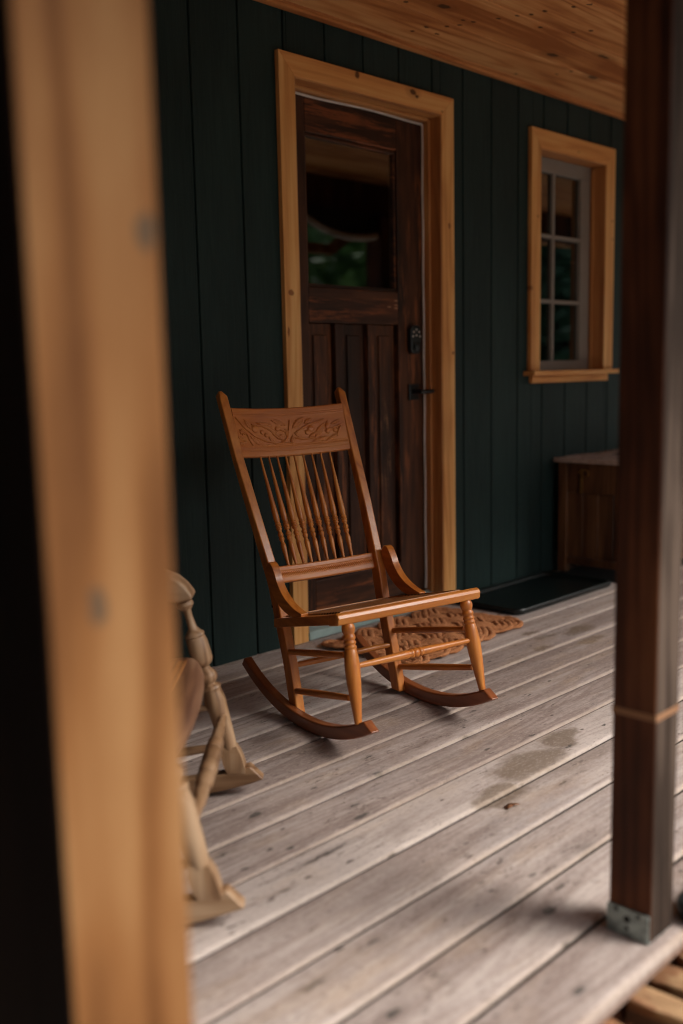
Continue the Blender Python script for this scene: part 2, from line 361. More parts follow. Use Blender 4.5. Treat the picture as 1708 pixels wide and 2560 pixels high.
def logx(N, tc, c, base):
    sp = N.n("ShaderNodeSeparateXYZ"); N.l(tc, sp.inputs[0])
    g = N.noise(N.vm('MULTIPLY', base, (22, 14, 22)).outputs[0], 1, 4, .7)
    m = N.mr(N.math('ADD', sp.outputs[1], N.math('MULTIPLY', g, .22)), .055, .085)
    c = N.mix(N.math('MULTIPLY', m, .8), c, (.20, .075, .028))
    g = N.noise(N.vm('MULTIPLY', base, (30, 12, 30)).outputs[0], 1, 4, .7)
    return N.mix(N.mr(g, .56, .68, 0, .7), c, (.10, .045, .022))
M_LOG = wood("split_log_wood", 1, ((.19, .095, .04), (.37, .225, .11), (.50, .36, .21)), fib=35, rough=.8, bumps=.8, mott=.9, extra=logx)
M_LOGEND = flat("log_inner_bark", (.13, .055, .025), .9, bump=1, bscale=60, var=.5)
M_BARK = flat("log_bark", (.10, .055, .035), .9, bump=1, bscale=60, var=.5)

def siding():
    N = NT("dark_green_siding"); tc = N.n("ShaderNodeTexCoord").outputs["Object"]
    sp = N.n("ShaderNodeSeparateXYZ"); N.l(tc, sp.inputs[0])
    idx = N.math('FLOOR', N.math('DIVIDE', sp.outputs[0], .2032)); w = N.n("ShaderNodeTexWhiteNoise", noise_dimensions='1D'); N.l(idx, w.inputs["W"])
    s2 = N.vm('SCALE', w.outputs["Color"]); s2.inputs["Scale"].default_value = 13
    b = N.vm('ADD', tc, s2.outputs[0]).outputs[0]
    g = N.noise(N.vm('MULTIPLY', b, (75, 75, 5)).outputs[0], 1, 5, .65, .8)
    g0 = N.noise(N.vm('MULTIPLY', b, (3, 3, .9)).outputs[0], 1, 3, .6)
    c = N.ramp(N.math('ADD', N.math('MULTIPLY', g, .4), N.math('MULTIPLY', g0, .6)), ((.3, (.007, .016, .0145)), (.5, (.0125, .027, .025)), (.75, (.021, .043, .039))))
    N.l(c, N.p.inputs["Base Color"]); N.p.inputs["Roughness"].default_value = .6; N.p.inputs["Specular IOR Level"].default_value = .22
    N.bump(g, .9, .0018); return N.m
M_SIDE = siding()
M_BLACK = flat("black_metal", (.008, .009, .010), .35, 0, coat=.2)
M_RUB = flat("black_rubber", (.006, .007, .007), .6)
M_TRAY = flat("dark_green_plastic", (.002, .006, .006), .38, bump=.3, bscale=90, var=.3)
M_WHITE = flat("off_white_weatherstrip", (.55, .48, .43), .6)
M_SILL = flat("grey_green_painted_sill", (.30, .40, .38), .5, var=.12, vscale=20, bump=.2)
M_SASH = flat("taupe_window_sash", (.24, .205, .175), .5, var=.06)
M_BRASS = flat("aged_brass", (.38, .20, .06), .4, .8)
M_PLATE = flat("galvanised_steel", (.30, .36, .35), .45, .6, var=.35, vscale=40, bump=.2, bscale=80)
M_BAND = flat("bare_wood_band", (.25, .12, .055), .7, var=.1)
M_HOLE = flat("dark_hole", (.01, .008, .007), .9)
M_DARK = flat("dark_interior", (.03, .028, .025), .8)
M_ROOF = flat("brown_roofing", (.06, .045, .035), .9)
M_BOUNCE = flat("pale_bounce_ground", (.34, .31, .27), .9, var=.3, vscale=12, bump=1, bscale=60)  # unseen ground, made pale to bounce light up to the ceiling
M_CLOTH = flat("dark_shade_cloth", (.02, .018, .017), .8, var=.2)
M_HEM = flat("pale_canvas_hem", (.7, .62, .56), .8, var=.1)
def glass():
    m = bpy.data.materials.new("window_glass"); m.use_nodes = True; t = m.node_tree; t.nodes.clear()
    o = t.nodes.new("ShaderNodeOutputMaterial"); mx = t.nodes.new("ShaderNodeMixShader"); fr = t.nodes.new("ShaderNodeFresnel"); fr.inputs[0].default_value = 2.4
    tr = t.nodes.new("ShaderNodeBsdfTransparent"); tr.inputs[0].default_value = (.7, .75, .72, 1)
    gl = t.nodes.new("ShaderNodeBsdfGlossy"); gl.inputs["Roughness"].default_value = .015; gl.inputs["Color"].default_value = (.95, 1, .97, 1)
    t.links.new(fr.outputs[0], mx.inputs[0]); t.links.new(tr.outputs[0], mx.inputs[1]); t.links.new(gl.outputs[0], mx.inputs[2]); t.links.new(mx.outputs[0], o.inputs[0])
    return m
M_GLASS = glass()
def cane():
    N = NT("woven_cane"); tc = N.n("ShaderNodeTexCoord").outputs["Object"]
    P = .015
    sp = N.n("ShaderNodeSeparateXYZ"); N.l(tc, sp.inputs[0])
    def fr(v, a): return N.math('ABSOLUTE', N.math('SUBTRACT', N.math('FRACT', N.math('ADD', N.math('DIVIDE', v, P * a), 50)), .5))
    x, y = sp.outputs[0], sp.outputs[1]
    a, b = fr(x, 1), fr(y, 1); d1 = fr(N.math('ADD', x, y), 1.0); d2 = fr(N.math('SUBTRACT', x, y), 1.0)
    s = N.math('MAXIMUM', N.math('MAXIMUM', N.mr(a, .22, .14, 0, 1), N.mr(b, .22, .14, 0, 1)), N.math('MAXIMUM', N.mr(d1, .16, .1, 0, 1), N.mr(d2, .16, .1, 0, 1)))
    c = N.mix(s, (.02, .007, .002), (.42, .17, .05))
    N.l(c, N.p.inputs["Base Color"]); N.p.inputs["Roughness"].default_value = .4; N.bump(s, .8, .002)
    return N.m
M_CANE = cane()
def coir():
    N = NT("orange_coir_rope"); tc = N.n("ShaderNodeTexCoord").outputs["Object"]
    a = N.noise(tc, 90, 4, .7); b = N.noise(tc, 14, 3, .6)
    c = N.ramp(N.math('ADD', N.math('MULTIPLY', a, .6), N.math('MULTIPLY', b, .4)), ((.3, (.22, .075, .025)), (.5, (.50, .20, .075)), (.7, (.68, .32, .14))))
    N.l(c, N.p.inputs["Base Color"]); N.p.inputs["Roughness"].default_value = .9; N.bump(a, 1, .006); return N.m
M_COIR = coir()
def leafmat(nm, c1, c2):
    N = NT(nm); g = N.noise(N.n("ShaderNodeTexCoord").outputs["Object"], .9, 3, .6)
    N.l(N.mix(N.mr(g, .35, .65), c1, c2), N.p.inputs["Base Color"]); N.p.inputs["Roughness"].default_value = .6
    N.p.inputs["Subsurface Weight"].default_value = 0
    return N.m
M_LEAF = leafmat("green_leaves", (.06, .13, .03), (.16, .30, .07))
M_LEAF2 = leafmat("dark_needles", (.03, .085, .045), (.05, .13, .07))
M_TRUNK = flat("tree_bark", (.07, .05, .035), .9, bump=1, bscale=12, var=.4)

# ================================================================== SETTING
ground = MB().box((-80, -80, -.9), (80, 80, -.55)).build("ground", M_BOUNCE, smooth=0); tag(ground, kind="structure")

# porch deck: one board every 149.8 mm, rounded arrises
bm = MB(); S = .1498; D0 = .9117
for j in range(-6, 7):
    y1 = -(D0 + j * S) - .0026; y0 = -(D0 + (j + 1) * S) + .0034
    rnd = random.Random(j); dz = rnd.uniform(-.0006, .0006)
    r = .0095; last = j == 6
    if last: r = .014; y0 = -1.946
    q = .0105
    pts = [(y1, -.028), (y1, -q + dz)]
    for k in range(1, 6): a = k / 6 * math.pi / 2; pts.append((y1 - q + q * math.cos(a), -q + dz + q * math.sin(a)))
    pts.append((y1 - q, dz)); pts.append((y0 + r * 1.1, dz))
    for k in range(1, 6): a = k / 6 * math.pi / 2; pts.append((y0 + r * 1.1 - r * 1.1 * math.sin(a), -r + dz + r * math.cos(a)))
    pts.append((y0, -r + dz)); pts.append((y0, -.03))
    xs = [-4.3 + rnd.uniform(0, .002)] + ([rnd.uniform(1.8, 4)]) + [6]
    bm.prism(pts, 'x', xs[0], xs[1] - .002); bm.prism(pts, 'x', xs[1] + .002, xs[2])
bm.box((-4.3, -.012, -.03), (6, .02, -.001))
deck = bm.build("porch_deck", M_DECK, smooth=40); tag(deck, kind="structure")
fr = MB().box((-4.3, -1.915, -.25), (6, -1.885, -.032))
for x in [-4.2 + .4064 * k for k in range(25)]: fr.box((x, -1.88, -.22), (x + .038, .0, -.032))
o = fr.build("deck_framing", M_REDPOST, smooth=0); tag(o, kind="structure")

# cabin wall (grooved siding) with openings
K = .2032; OPEN = [(-1.0, -.15, -.1, 2.06), (.52, 1.19, .985, 2.05)]
wall_e = empty("cabin_wall", (0, 0, 0)); tag(wall_e, "dark green grooved plank wall of the cabin along the back of the porch", "wall")
sb = MB(); g = .0042
for k in range(-22, 30):
    a, b = k * K, (k + 1) * K
    cuts = sorted({a, b} | {q for op in OPEN for q in op[:2] if a < q < b})
    for c0, c1 in zip(cuts[:-1], cuts[1:]):
        mid = (c0 + c1) / 2; zs = [(-.02, 2.30)]
        for ox0, ox1, oz0, oz1 in OPEN:
            if ox0 < mid < ox1: zs = [z for z in ((-.02, oz0), (oz1, 2.30)) if z[1] > z[0]]
        for z0, z1 in zs: sb.box((c0 + (g if c0 == a else 0), 0, z0), (c1 - (g if c1 == b else 0), .012, z1))
sb.build("siding", M_SIDE, wall_e, bevel=.0025, seg=1, smooth=0)
bk = MB()
def holes(mb, y0, y1, ops, x0=-4.5, x1=6, z0=-.5, z1=2.32):
    xs = sorted({x0, x1} | {q for op in ops for q in op[:2]})
    for a, b in zip(xs[:-1], xs[1:]):
        m_ = (a + b) / 2; segs = [(z0, z1)]
        for ox0, ox1, oz0, oz1 in ops:
            if ox0 < m_ < ox1: segs = [z for z in ((z0, oz0), (oz1, z1)) if z[1] > z[0]]
        for s0, s1 in segs: mb.box((a, y0, s0), (b, y1, s1))
holes(bk, .007, .14, OPEN)
bk.build("wall_core", M_SIDE, wall_e, smooth=0)
rm = MB(); rm.box((-3, 3.0, -.5), (3, 3.1, 2.4)); rm.box((-3.1, .15, -.5), (-3, 3, 2.4)); rm.box((3, .15, -.5), (3.1, 3, 2.4)); rm.box((-3, .15, -.5), (3, 3, -.02)); rm.box((-3, .15, 2.3), (3, 3, 2.4))
o = rm.build("interior_room", M_DARK, smooth=0); tag(o, kind="structure")

# added wall, out of frame, blocks light to keep the left side dark
wg = MB()
for k in range(0, 40): wg.box((-4.42, -8.1 + k * K + g, -.5), (-4.30, -8.1 + (k + 1) * K - g, 3.8))
wg.box((-4.6, -8.1, -.5), (-4.40, 0.1, 3.8))
o = wg.build("light_blocking_wall", M_SIDE, bevel=.0025, seg=1, smooth=0); tag(o, "unseen dark green wall added at the left end of the porch to block light", "wall")

# ceiling
roof_e = empty("porch_roof", (0, -1, 2.26)); tag(roof_e, "flat porch roof lined with knotty pine boards", "roof")
cb = MB(); ZC = 2.2625
for j in range(-1, 13):
    y1 = -(.045 + j * .233); y0 = y1 - .233
    if j == -1: y1 = -.001
    cb.box((-4.29, y0 + .0015, ZC + 0), (6, y1 - .0015, ZC + .018))
o = cb.build("pine_lining", M_CEIL, None, bevel=.005, seg=2, smooth=0)
o.parent = roof_e; o.matrix_parent_inverse = Matrix.Translation((0, 1, -2.26))
o = MB().box((-4.29, -.032, ZC - .012), (6, -.0015, ZC - .0005)).build("edge_batten", M_CEIL, None, bevel=.002, smooth=0)
o.parent = roof_e; o.matrix_parent_inverse = Matrix.Translation((0, 1, -2.26))
o = MB().box((-4.8, -3.08, ZC + .020), (6.2, 3.3, ZC + .14)).build("roof_deck", M_ROOF, None, smooth=0)
o.parent = roof_e; o.matrix_parent_inverse = Matrix.Translation((0, 1, -2.26))
bm_ = MB().box((-4.29, -1.95, 2.045), (6, -1.86, ZC - .001)).build("porch_beam", M_REDPOST, bevel=.003, smooth=0); tag(bm_, "dark brown beam carrying the front edge of the porch roof", "beam")

# door trim, jamb, sill
def mitre_frame(mb, x0, x1, z0, z1, ix0, ix1, iz1, ya, yb, parts=('l', 'r', 't')):
    if 'l' in parts: mb.prism([(x0, z0), (ix0, z0), (ix0, iz1), (x0, z1)], 'y', ya, yb)
    if 'r' in parts: mb.prism([(x1, z0), (x1, z1), (ix1, iz1), (ix1, z0)], 'y', ya, yb)
    if 't' in parts: mb.prism([(x0, z1), (ix0, iz1), (ix1, iz1), (x1, z1)], 'y', ya, yb)
    return mb
door_f = empty("door_frame", (-.57, 0, 0)); tag(door_f, "amber fir trim and jamb around the cabin door", "door frame")
def kid(mb, name, mat, par, **kw):
    """child mesh given in world coordinates"""
    o = mb.build(name, mat, None, **kw); o.parent = par
    o.matrix_parent_inverse = (Matrix.Translation(par.location) @ Matrix.Rotation(par.rotation_euler.z, 4, 'Z')).inverted(); return o
DX0, DX1, DZ = -1.057, -.087, 2.111; IX0, IX1, IZ = -.984, -.167, 2.036
for pt, mt in (('l', M_TRIMZ), ('r', M_TRIMZ), ('t', M_TRIMX)):
    kid(mitre_frame(MB(), DX0, DX1, .001, DZ, IX0, IX1, IZ, -.021, -.0005, (pt,)), "casing", mt, door_f, bevel=.0018, smooth=0)
kid(MB().box((IX1 - .006, -.0185, .03), (IX1 + .02, .13, IZ + .006)).box((IX1 - .020, .034, .03), (IX1 - .0065, .062, IZ - .01)), "side_jamb", M_JAMB, door_f, bevel=.002, smooth=0)
kid(MB().box((IX0 - .02, -.0185, .03), (IX0 + .006, .13, IZ + .006)).box((IX0 + .0065, .034, .03), (IX0 + .020, .062, IZ - .01)), "side_jamb", M_JAMB, door_f, bevel=.002, smooth=0)
kid(MB().box((IX0 + .0065, -.0187, IZ - .006), (IX1 - .0065, .13, IZ + .02)).box((IX0 + .021, .034, IZ - .020), (IX1 - .021, .062, IZ - .0065)), "head_jamb", M_JAMBX, door_f, bevel=.002, smooth=0)
ws = MB(); pts = []
for i in range(41):
    x = IX0 + .022 + (IX1 - IX0 - .05) * i / 40; pts.append((x, .0635, IZ - .0235 + .003 * math.sin(x * 11 + 1)))
ws.tube(pts, .005, 8)
ws.tube([(IX1 - .0245 + .0015 * math.sin(k * .9), .0635, IZ - .026 - k * .05) for k in range(40)], .0048, 8)
kid(ws, "weatherstrip", M_WHITE, door_f)
kid(MB().prism([(-.019, .0015), (-.019, .034), (.02, .042), (.064, .052), (.064, .0015)], 'x', IX0 + .0075, IX1 - .0075), "door_sill", M_SILL, door_f, bevel=.003, smooth=0)

# door
door = empty("cabin_door", (-.57, .07, .06)); tag(door, "dark brown worn timber door with a glass pane above three tall panels", "door")
sx0, sx1, sz0, sz1 = -.965, -.187, .056, 2.012
GX0, GX1, GZ0, GZ1 = -.853, -.346, 1.328, 1.885
PX = [(-.861, -.720), (-.656, -.535), (-.514 + .055, -.334)]
PX = [(-.861, -.715), (-.668, -.530), (-.483, -.340)]
PZ0, PZ1 = .20, 1.195
def slab(axis, lo, hi, nm="rail"): return kid(MB().box(lo, hi), nm, M_DOORX if axis == 0 else M_DOORZ, door, bevel=.004, smooth=0)
slab(2, (sx0, .07, sz0), (GX0 - .0005, .112, sz1), "stile"); slab(2, (GX1 + .0005, .07, sz0), (sx1, .112, sz1), "stile")
slab(0, (GX0, .0705, GZ1), (GX1, .111, sz1), "rail"); slab(0, (GX0, .0705, PZ1), (GX1, .111, GZ0), "rail"); slab(0, (GX0, .0705, sz0), (GX1, .111, PZ0), "rail")
xs = [GX0] + [q for p in PX for q in p] + [GX1]
kid(MB().box((PX[0][1], .0712, PZ0 + .0005), (PX[1][0], .111, PZ1 - .0005)), "mullion", M_DOORZ, door, bevel=.004, smooth=0)
kid(MB().box((PX[1][1], .0712, PZ0 + .0005), (PX[2][0], .111, PZ1 - .0005)), "mullion", M_DOORZ, door, bevel=.004, smooth=0)
for a, b in PX:
    a2, b2 = max(a, GX0 + .0006), min(b, GX1 - .0006)
    p = MB().box((a2, .094, PZ0), (b2, .104, PZ1))
    p.box((a2 + .034, .0855, PZ0 + .045), (b2 - .034, .0945, PZ1 - .045))
    kid(p, "panel", M_DOORZ, door, bevel=.005, seg=2, smooth=0)
gb = MB()
gb.box((GX0 + .0006, .078, GZ0 + .0006), (GX1 - .0006, .104, GZ0 + .013)).box((GX0 + .0006, .078, GZ1 - .013), (GX1 - .0006, .104, GZ1 - .0006))
gb.box((GX0 + .0006, .078, GZ0 + .0135), (GX0 + .010, .104, GZ1 - .0135)).box((GX1 - .010, .078, GZ0 + .0135), (GX1 - .0006, .104, GZ1 - .0135))
kid(gb, "glazing_bead", M_DOORX, door, bevel=.003, smooth=0)
kid(MB().box((GX0 + .008, .089, GZ0 + .010), (GX1 - .008, .093, GZ1 - .010)), "glass_pane", M_GLASS, door, smooth=0)
# keypad lock
def rrect(cx, cz, w, h, r, n=5):
    out = []
    for sx, sz, a0 in ((1, 1, 0), (-1, 1, 90), (-1, -1, 180), (1, -1, 270)):
        for k in range(n + 1):
            a = R(a0 + 90 * k / n); out.append((cx + sx * (w / 2 - r) + r * math.cos(a), cz + sz * (h / 2 - r) + r * math.sin(a)))
    return out
kp = kid(MB().prism(rrect(-.262, 1.135, .066, .118, .022), 'y', .044, .0695), "keypad_lock", M_BLACK, door, bevel=.006, seg=3)
kd = MB()
for x, z in ((-.262, 1.176), (-.279, 1.166), (-.245, 1.166), (-.284, 1.148), (-.262, 1.152), (-.240, 1.148)):
    kd.lathe((x, .0442, z), (x, .0425, z), ((0, .0042), (1, .0038)), 10)
kk = kd.build("keypad_button", M_WHITE, None); kk.parent = kp
kid(MB().lathe((-.262, .044, 1.105), (-.262, .036, 1.105), ((0, .017), (.8, .016), (1, .012)), 20), "lock_knob", M_BLACK, door)
hd = MB().box((-.292, .060, .884), (-.228, .0695, .950))
hb = kid(hd, "door_handle", M_BLACK, door, bevel=.003, smooth=0)
lv = MB().lathe((-.262, .061, .918), (-.262, .022, .918), ((0, .011), (1, .010)), 14).tube([(-.274, .018, .918), (-.25, .016, .918), (-.21, .016, .918), (-.188, .016, .918)], [.0085, .0095, .009, .008], 12).build("lever", M_BLACK, None); lv.parent = hb

# window
win = empty("sash_window", (.855, 0, 1)); tag(win, "narrow six light window in amber fir trim above the dark chest", "window")
for pt, mt in (('l', M_TRIMZ), ('r', M_TRIMZ), ('t', M_TRIMX)):
    kid(mitre_frame(MB(), .483, 1.232, .994, 2.091, .562, 1.145, 2.005, -.021, -.0005, (pt,)), "casing", mt, win, bevel=.0018, smooth=0)
kid(MB().box((1.141, -.0185, .994), (1.18, .10, 2.0)).box((1.128, .045, .994), (1.1405, .0595, 1.99)), "side_jamb", M_JAMB, win, bevel=.002, smooth=0)
kid(MB().box((.53, -.0185, .994), (.566, .10, 2.0)), "side_jamb", M_JAMB, win, bevel=.002, smooth=0)
kid(MB().box((.5665, -.0187, 2.0), (1.1405, .10, 2.04)), "head_jamb", M_JAMBX, win, bevel=.002, smooth=0)
kid(MB().box((.455, -.062, .971), (1.248, .055, .9925)), "window_sill", M_TRIMX, win, bevel=.002, smooth=0)
kid(MB().box((.499, -.021, .935), (1.19, -.0005, .970)), "sill_apron", M_TRIMX, win, bevel=.002, smooth=0)
wx0, wx1 = .505, 1.127
sf = MB().box((.567, .06, 1.932), (wx1, .09, 1.999)).box((.567, .06, .993), (wx1, .09, 1.04)).box((1.042, .0602, 1.0405), (wx1, .0898, 1.9315)).box((.567, .0602, 1.0405), (.572, .0898, 1.9315))
kid(sf, "window_sash", M_SASH, win, bevel=.003, smooth=0)
mt_ = MB().box((.789, .063, 1.041), (.809, .078, 1.931))
for z in (1.327, 1.636): mt_.box((.573, .0634, z - .009), (.7885, .0776, z + .009)).box((.8095, .0634, z - .009), (1.0415, .0776, z + .009))
kid(mt_, "muntin", M_SASH, win, bevel=.002, smooth=0)
kid(MB().box((.572, .079, 1.041), (1.0415, .083, 1.931)), "glass_pane", M_GLASS, win, smooth=0)

# posts
def post(name, x0, x1, y0, y1, z0, z1, mats, face=None, bevel=.004):
    mb = MB(); n = 30
    mb.box((x0, y0, z0), (x1, y1, z1)); o = mb.build(name, mats, None, bevel=bevel, seg=3, smooth=0); return o
lp = empty("porch_post", (-3.0, -1.83, 0)); tag(lp, "thick amber wooden post close to the camera on the left", "post")
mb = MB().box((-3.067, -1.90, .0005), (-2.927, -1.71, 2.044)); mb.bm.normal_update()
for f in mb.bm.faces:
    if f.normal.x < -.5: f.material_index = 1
kid(mb, "post_shaft", [M_AMBER, M_POSTSIDE], lp, bevel=.007, seg=3, smooth=0)
rp = empty("porch_post", (-1.925, -1.88, 0)); tag(rp, "slim red brown stained post with a steel foot plate at the right", "post")
mb = MB().box((-1.966, -1.921, .0015), (-1.882, -1.838, 2.044)); mb.bm.faces.ensure_lookup_table(); mb.bm.normal_update()
for f in mb.bm.faces:
    if f.normal.y < -.5 or f.normal.x > .5: f.material_index = 1
kid(mb, "post_shaft", [M_REDPOST, M_GREYPOST], rp, bevel=.005, seg=3, smooth=0)
mb = MB().box((-1.9664, -1.9214, .4075), (-1.8816, -1.8376, .4205))
kid(mb, "pale_stripe", M_BAND, rp, bevel=.001, smooth=0)
plate = kid(MB().box((-1.9705, -1.9185, .001), (-1.9668, -1.837, .0535)).box((-1.9665, -1.9185, .0005), (-1.884, -1.8400, .0013)), "base_plate", M_PLATE, rp, bevel=.001, smooth=0)
hh = MB()
for y, z, r in ((-1.877, .0345, .0068), (-1.856, .0475, .0042), (-1.899, .0475, .0042), (-1.877, .0175, .0042)):
    hh.lathe((-1.9704, y, z), (-1.9712, y, z), ((0, r), (1, r * .95)), 14)
h_ = hh.build("bolt_hole", M_HOLE, None); h_.parent = plate
fp = empty("porch_post", (1.72, -1.86, 0)); tag(fp, "dark porch post mirrored at the right of the door glass", "post")
kid(MB().box((1.65, -1.93, .0005), (1.79, -1.79, 2.044)), "post_shaft", M_REDPOST, fp, bevel=.005, smooth=0)
br = MB().sweep([(.75, -1.88, 1.80), (1.24, -1.88, 1.80), (1.25, -1.88, 1.80)], .03, .03, (0, 1, 0)).sweep([(1.24, -1.892, 1.79), (1.60, -1.892, 1.99)], .028, .03, (0, 1, 0)).build("timber_brace", M_AMBER, bevel=.003, smooth=0)
tag(br, "amber timber brace mirrored in the door glass below the porch beam", "brace")
# sagging shade cloth on the beam
sc_e = empty("shade_cloth", (1.4, -1.835, 2.04)); tag(sc_e, "dark sagging cloth with a pale hem mirrored in the door glass", "awning")
def sag(x): return 1.885 + .10 * ((x - 1.42) / .45) ** 2
rr = []
for i in range(31):
    x = .9 + 1.1 * i / 30; rr.append([(x, -1.838, 2.06), (x, -1.835, 2.06), (x, -1.835, sag(x) + .02), (x, -1.838, sag(x) + .02)])
kid(MB().rings(rr), "cloth", M_CLOTH, sc_e)
kid(MB().tube([(.9 + 1.1 * i / 30, -1.832, sag(.9 + 1.1 * i / 30)) for i in range(31)], .022, 8), "hem", M_HEM, sc_e)

# ================================================================== CHAIR 1
ch = empty("rocking_chair", (-1.4653988, -.98436524, 0), 2.95727882)
tag(ch, "honey coloured wooden rocking chair with carved crest, nine spindles and cane seat", "rocking chair")
def lerp(a, b, t): return a + (b - a) * t
def interp(tab, z):
    for (z0, *a), (z1, *b) in zip(tab[:-1], tab[1:]):
        if z <= z1 or (z1, *b) == tab[-1]:
            t = (z - z0) / (z1 - z0); return [lerp(p, q, t) for p, q in zip(a, b)]
# rockers
def runner(yc, RR, th0, y0, y1, x0, x1, cut=.02, n=40):
    bot = []; top = []
    for i in range(n + 1):
        y = lerp(y0, y1, i / n); s = (y - yc) / RR; z = RR * (1 - math.sqrt(max(0, 1 - s * s)))
        nx, nz = -s, math.sqrt(1 - s * s); t = i / n
        th = th0 * (.82 + .18 * min(1, t * 3))
        bot.append((y, z))
        yt = lerp(y0, y1 - cut, i / n); s = (yt - yc) / RR; z = RR * (1 - math.sqrt(max(0, 1 - s * s))); nx, nz = -s, math.sqrt(1 - s * s)
        top.append((yt + nx * th, z + nz * th))
    mb = MB(); rr = []
    for (a, b), (c, d) in zip(bot, top): rr.append([(x0, a, b), (x1, a, b), (x1, c, d), (x0, c, d)])
    mb.rings(rr); return mb
for s in (1, -1):
    a, b = (.197, .226) if s > 0 else (-.226, -.197)
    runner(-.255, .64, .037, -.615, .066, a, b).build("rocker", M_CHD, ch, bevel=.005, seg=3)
POST = [(.0, .188, -.345), (.02, .188, -.350), (.16, .187, -.385), (.30, .189, -.428), (.38, .192, -.449), (.46, .197, -.482), (.60, .207, -.541), (.757, .2155, -.611), (.93, .221, -.684), (.962, .222, -.698)]
for s in (1, -1):
    rr = []; nz = 60
    for i in range(nz + 1):
        z = lerp(.012, .958, i / nz); x, y = interp(POST, z)
        dpt = .021 if z < .46 else lerp(.021, .0145, min(1, (z - .46) / .3)); w = .0145
        cap = max(0, (z - .938) / .02); kx = math.sqrt(max(.05, 1 - min(1, cap) ** 2 * .9))
        rr.append([(s * x + dx * w * kx, y + dy * dpt * kx, z) for dx, dy in ((-1, -1), (1, -1), (1, 1), (-1, 1))])
    MB().rings(rr).build("back_post", M_CH[2], ch, bevel=.006, seg=3)
# front legs
LEG = [(0, .0105), (.02, .0105), (.04, .0135), (.07, .0172), (.095, .0182), (.12, .0172), (.145, .0145), (.155, .0142), (.165, .0163), (.18, .0172), (.195, .0165), (.205, .0145), (.212, .0145), (.22, .0165), (.23, .0172), (.24, .0163),
       (.248, .0146), (.255, .0148), (.262, .0168), (.272, .0175), (.282, .0165), (.29, .0152), (.30, .0165), (.36, .0188), (.44, .0205), (.50, .0207), (.60, .0195), (.72, .0168), (.85, .0135), (.95, .0108), (1.0, .0100)]
for s in (1, -1): MB().lathe((s * .207, -.060, .362), (s * .2205, .001, .092), LEG, 28).build("leg", M_CH[2], ch, smooth=60)
# stretchers
FS = [(0, .0072), (.08, .0080), (.25, .0098), (.38, .0118), (.43, .0122), (.445, .0100), (.455, .0130), (.47, .0135), (.478, .0105), (.487, .0135), (.513, .0135), (.522, .0105), (.53, .0135), (.545, .0130), (.555, .0100), (.57, .0122), (.62, .0118), (.75, .0098), (.92, .0080), (1, .0072)]
MB().lathe((.207, -.031, .238), (-.207, -.031, .238), FS, 20).build("front_stretcher", M_CH[0], ch, smooth=60)
for s in (1, -1):
    MB().lathe((s * .192, -.385, .196), (s * .212, -.066, .262), ((0, .0085), (.5, .0100), (1, .0080)), 14).build("side_stretcher", M_CH[1], ch)
    MB().lathe((s * .190, -.365, .083), (s * .219, -.040, .152), ((0, .0090), (.5, .0105), (1, .0085)), 14).build("side_stretcher", M_CH[1], ch)
MB().lathe((.188, -.377, .154), (-.188, -.377, .154), ((0, .0075), (.2, .009), (.5, .0095), (.8, .009), (1, .0075)), 14).build("rear_stretcher", M_CH[0], ch)
# seat
def sz(y): return .383 + (y + .041) * .235
SLP = math.atan(.235)
# front rail, slightly bowed with rounded top edge
rr = []
for i in range(25):
    x = lerp(-.250, .250, i / 24); yf = -.040 + .006 * (1 - (x / .25) ** 2); yb = -.086
    sec = [(yb, sz(yb) - .030), (yf - .004, sz(yf) - .032), (yf, sz(yf) - .026), (yf + .002, sz(yf) - .012), (yf - .003, sz(yf) - .003), (yf - .012, sz(yf)), (yb, sz(yb))]
    rr.append([(x, a, b) for a, b in sec])
MB().rings(rr).build("seat_rail", M_CH[0], ch, bevel=.003, seg=2)
for s in (1, -1):
    rr = []
    for y, xo, xi in ((-.0865, .246, .213), (-.20, .238, .206), (-.30, .229, .198), (-.43, .214, .188)):
        z = sz(y); rr.append([(s * xi, y, z - .028), (s * xo, y, z - .028), (s * xo, y, z - .0006), (s * xi, y, z - .0006)])
    MB().rings(rr).build("seat_rail", M_CH[1], ch, bevel=.003, seg=2)
mb = MB(); y0, y1 = -.395, -.445
mb.rings([[(x, y0, sz(y0) - .028), (x, y1, sz(y1) - .028), (x, y1, sz(y1) - .001), (x, y0, sz(y0) - .001)] for x in (-.187, .187)])
mb.build("seat_rail", M_CH[0], ch, bevel=.003)
mb = MB(); n = 16; V = {}
for i in range(n + 1):
    for j in range(n + 1):
        y = lerp(-.0845, -.397, j / n); hw = lerp(.215, .190, j / n); x = lerp(-hw, hw, i / n)
        sg = .006 * (1 - (2 * i / n - 1) ** 2) * (1 - (2 * j / n - 1) ** 2)
        V[i, j] = mb.bm.verts.new((x, y, sz(y) - .0022 + .003 - sg))
for i in range(n):
    for j in range(n): mb.bm.faces.new((V[i, j], V[i + 1, j], V[i + 1, j + 1], V[i, j + 1]))
o = mb.build("cane_panel", M_CANE, ch); sm = o.modifiers.new("solid", 'SOLIDIFY'); sm.thickness = .003
# spline rope round the cane
loop = [(-.211, -.086), (.211, -.086), (.188, -.398), (-.188, -.398)]
lp_ = []
for (a, b), (c, d) in zip(loop, loop[1:] + loop[:1]):
    for k in range(12): x, y = lerp(a, c, k / 12), lerp(b, d, k / 12); lp_.append((x, y, sz(y) + .0012))
MB().tube(lp_, .0026, 8, close=True).build("cane_spline", M_CANE, ch)
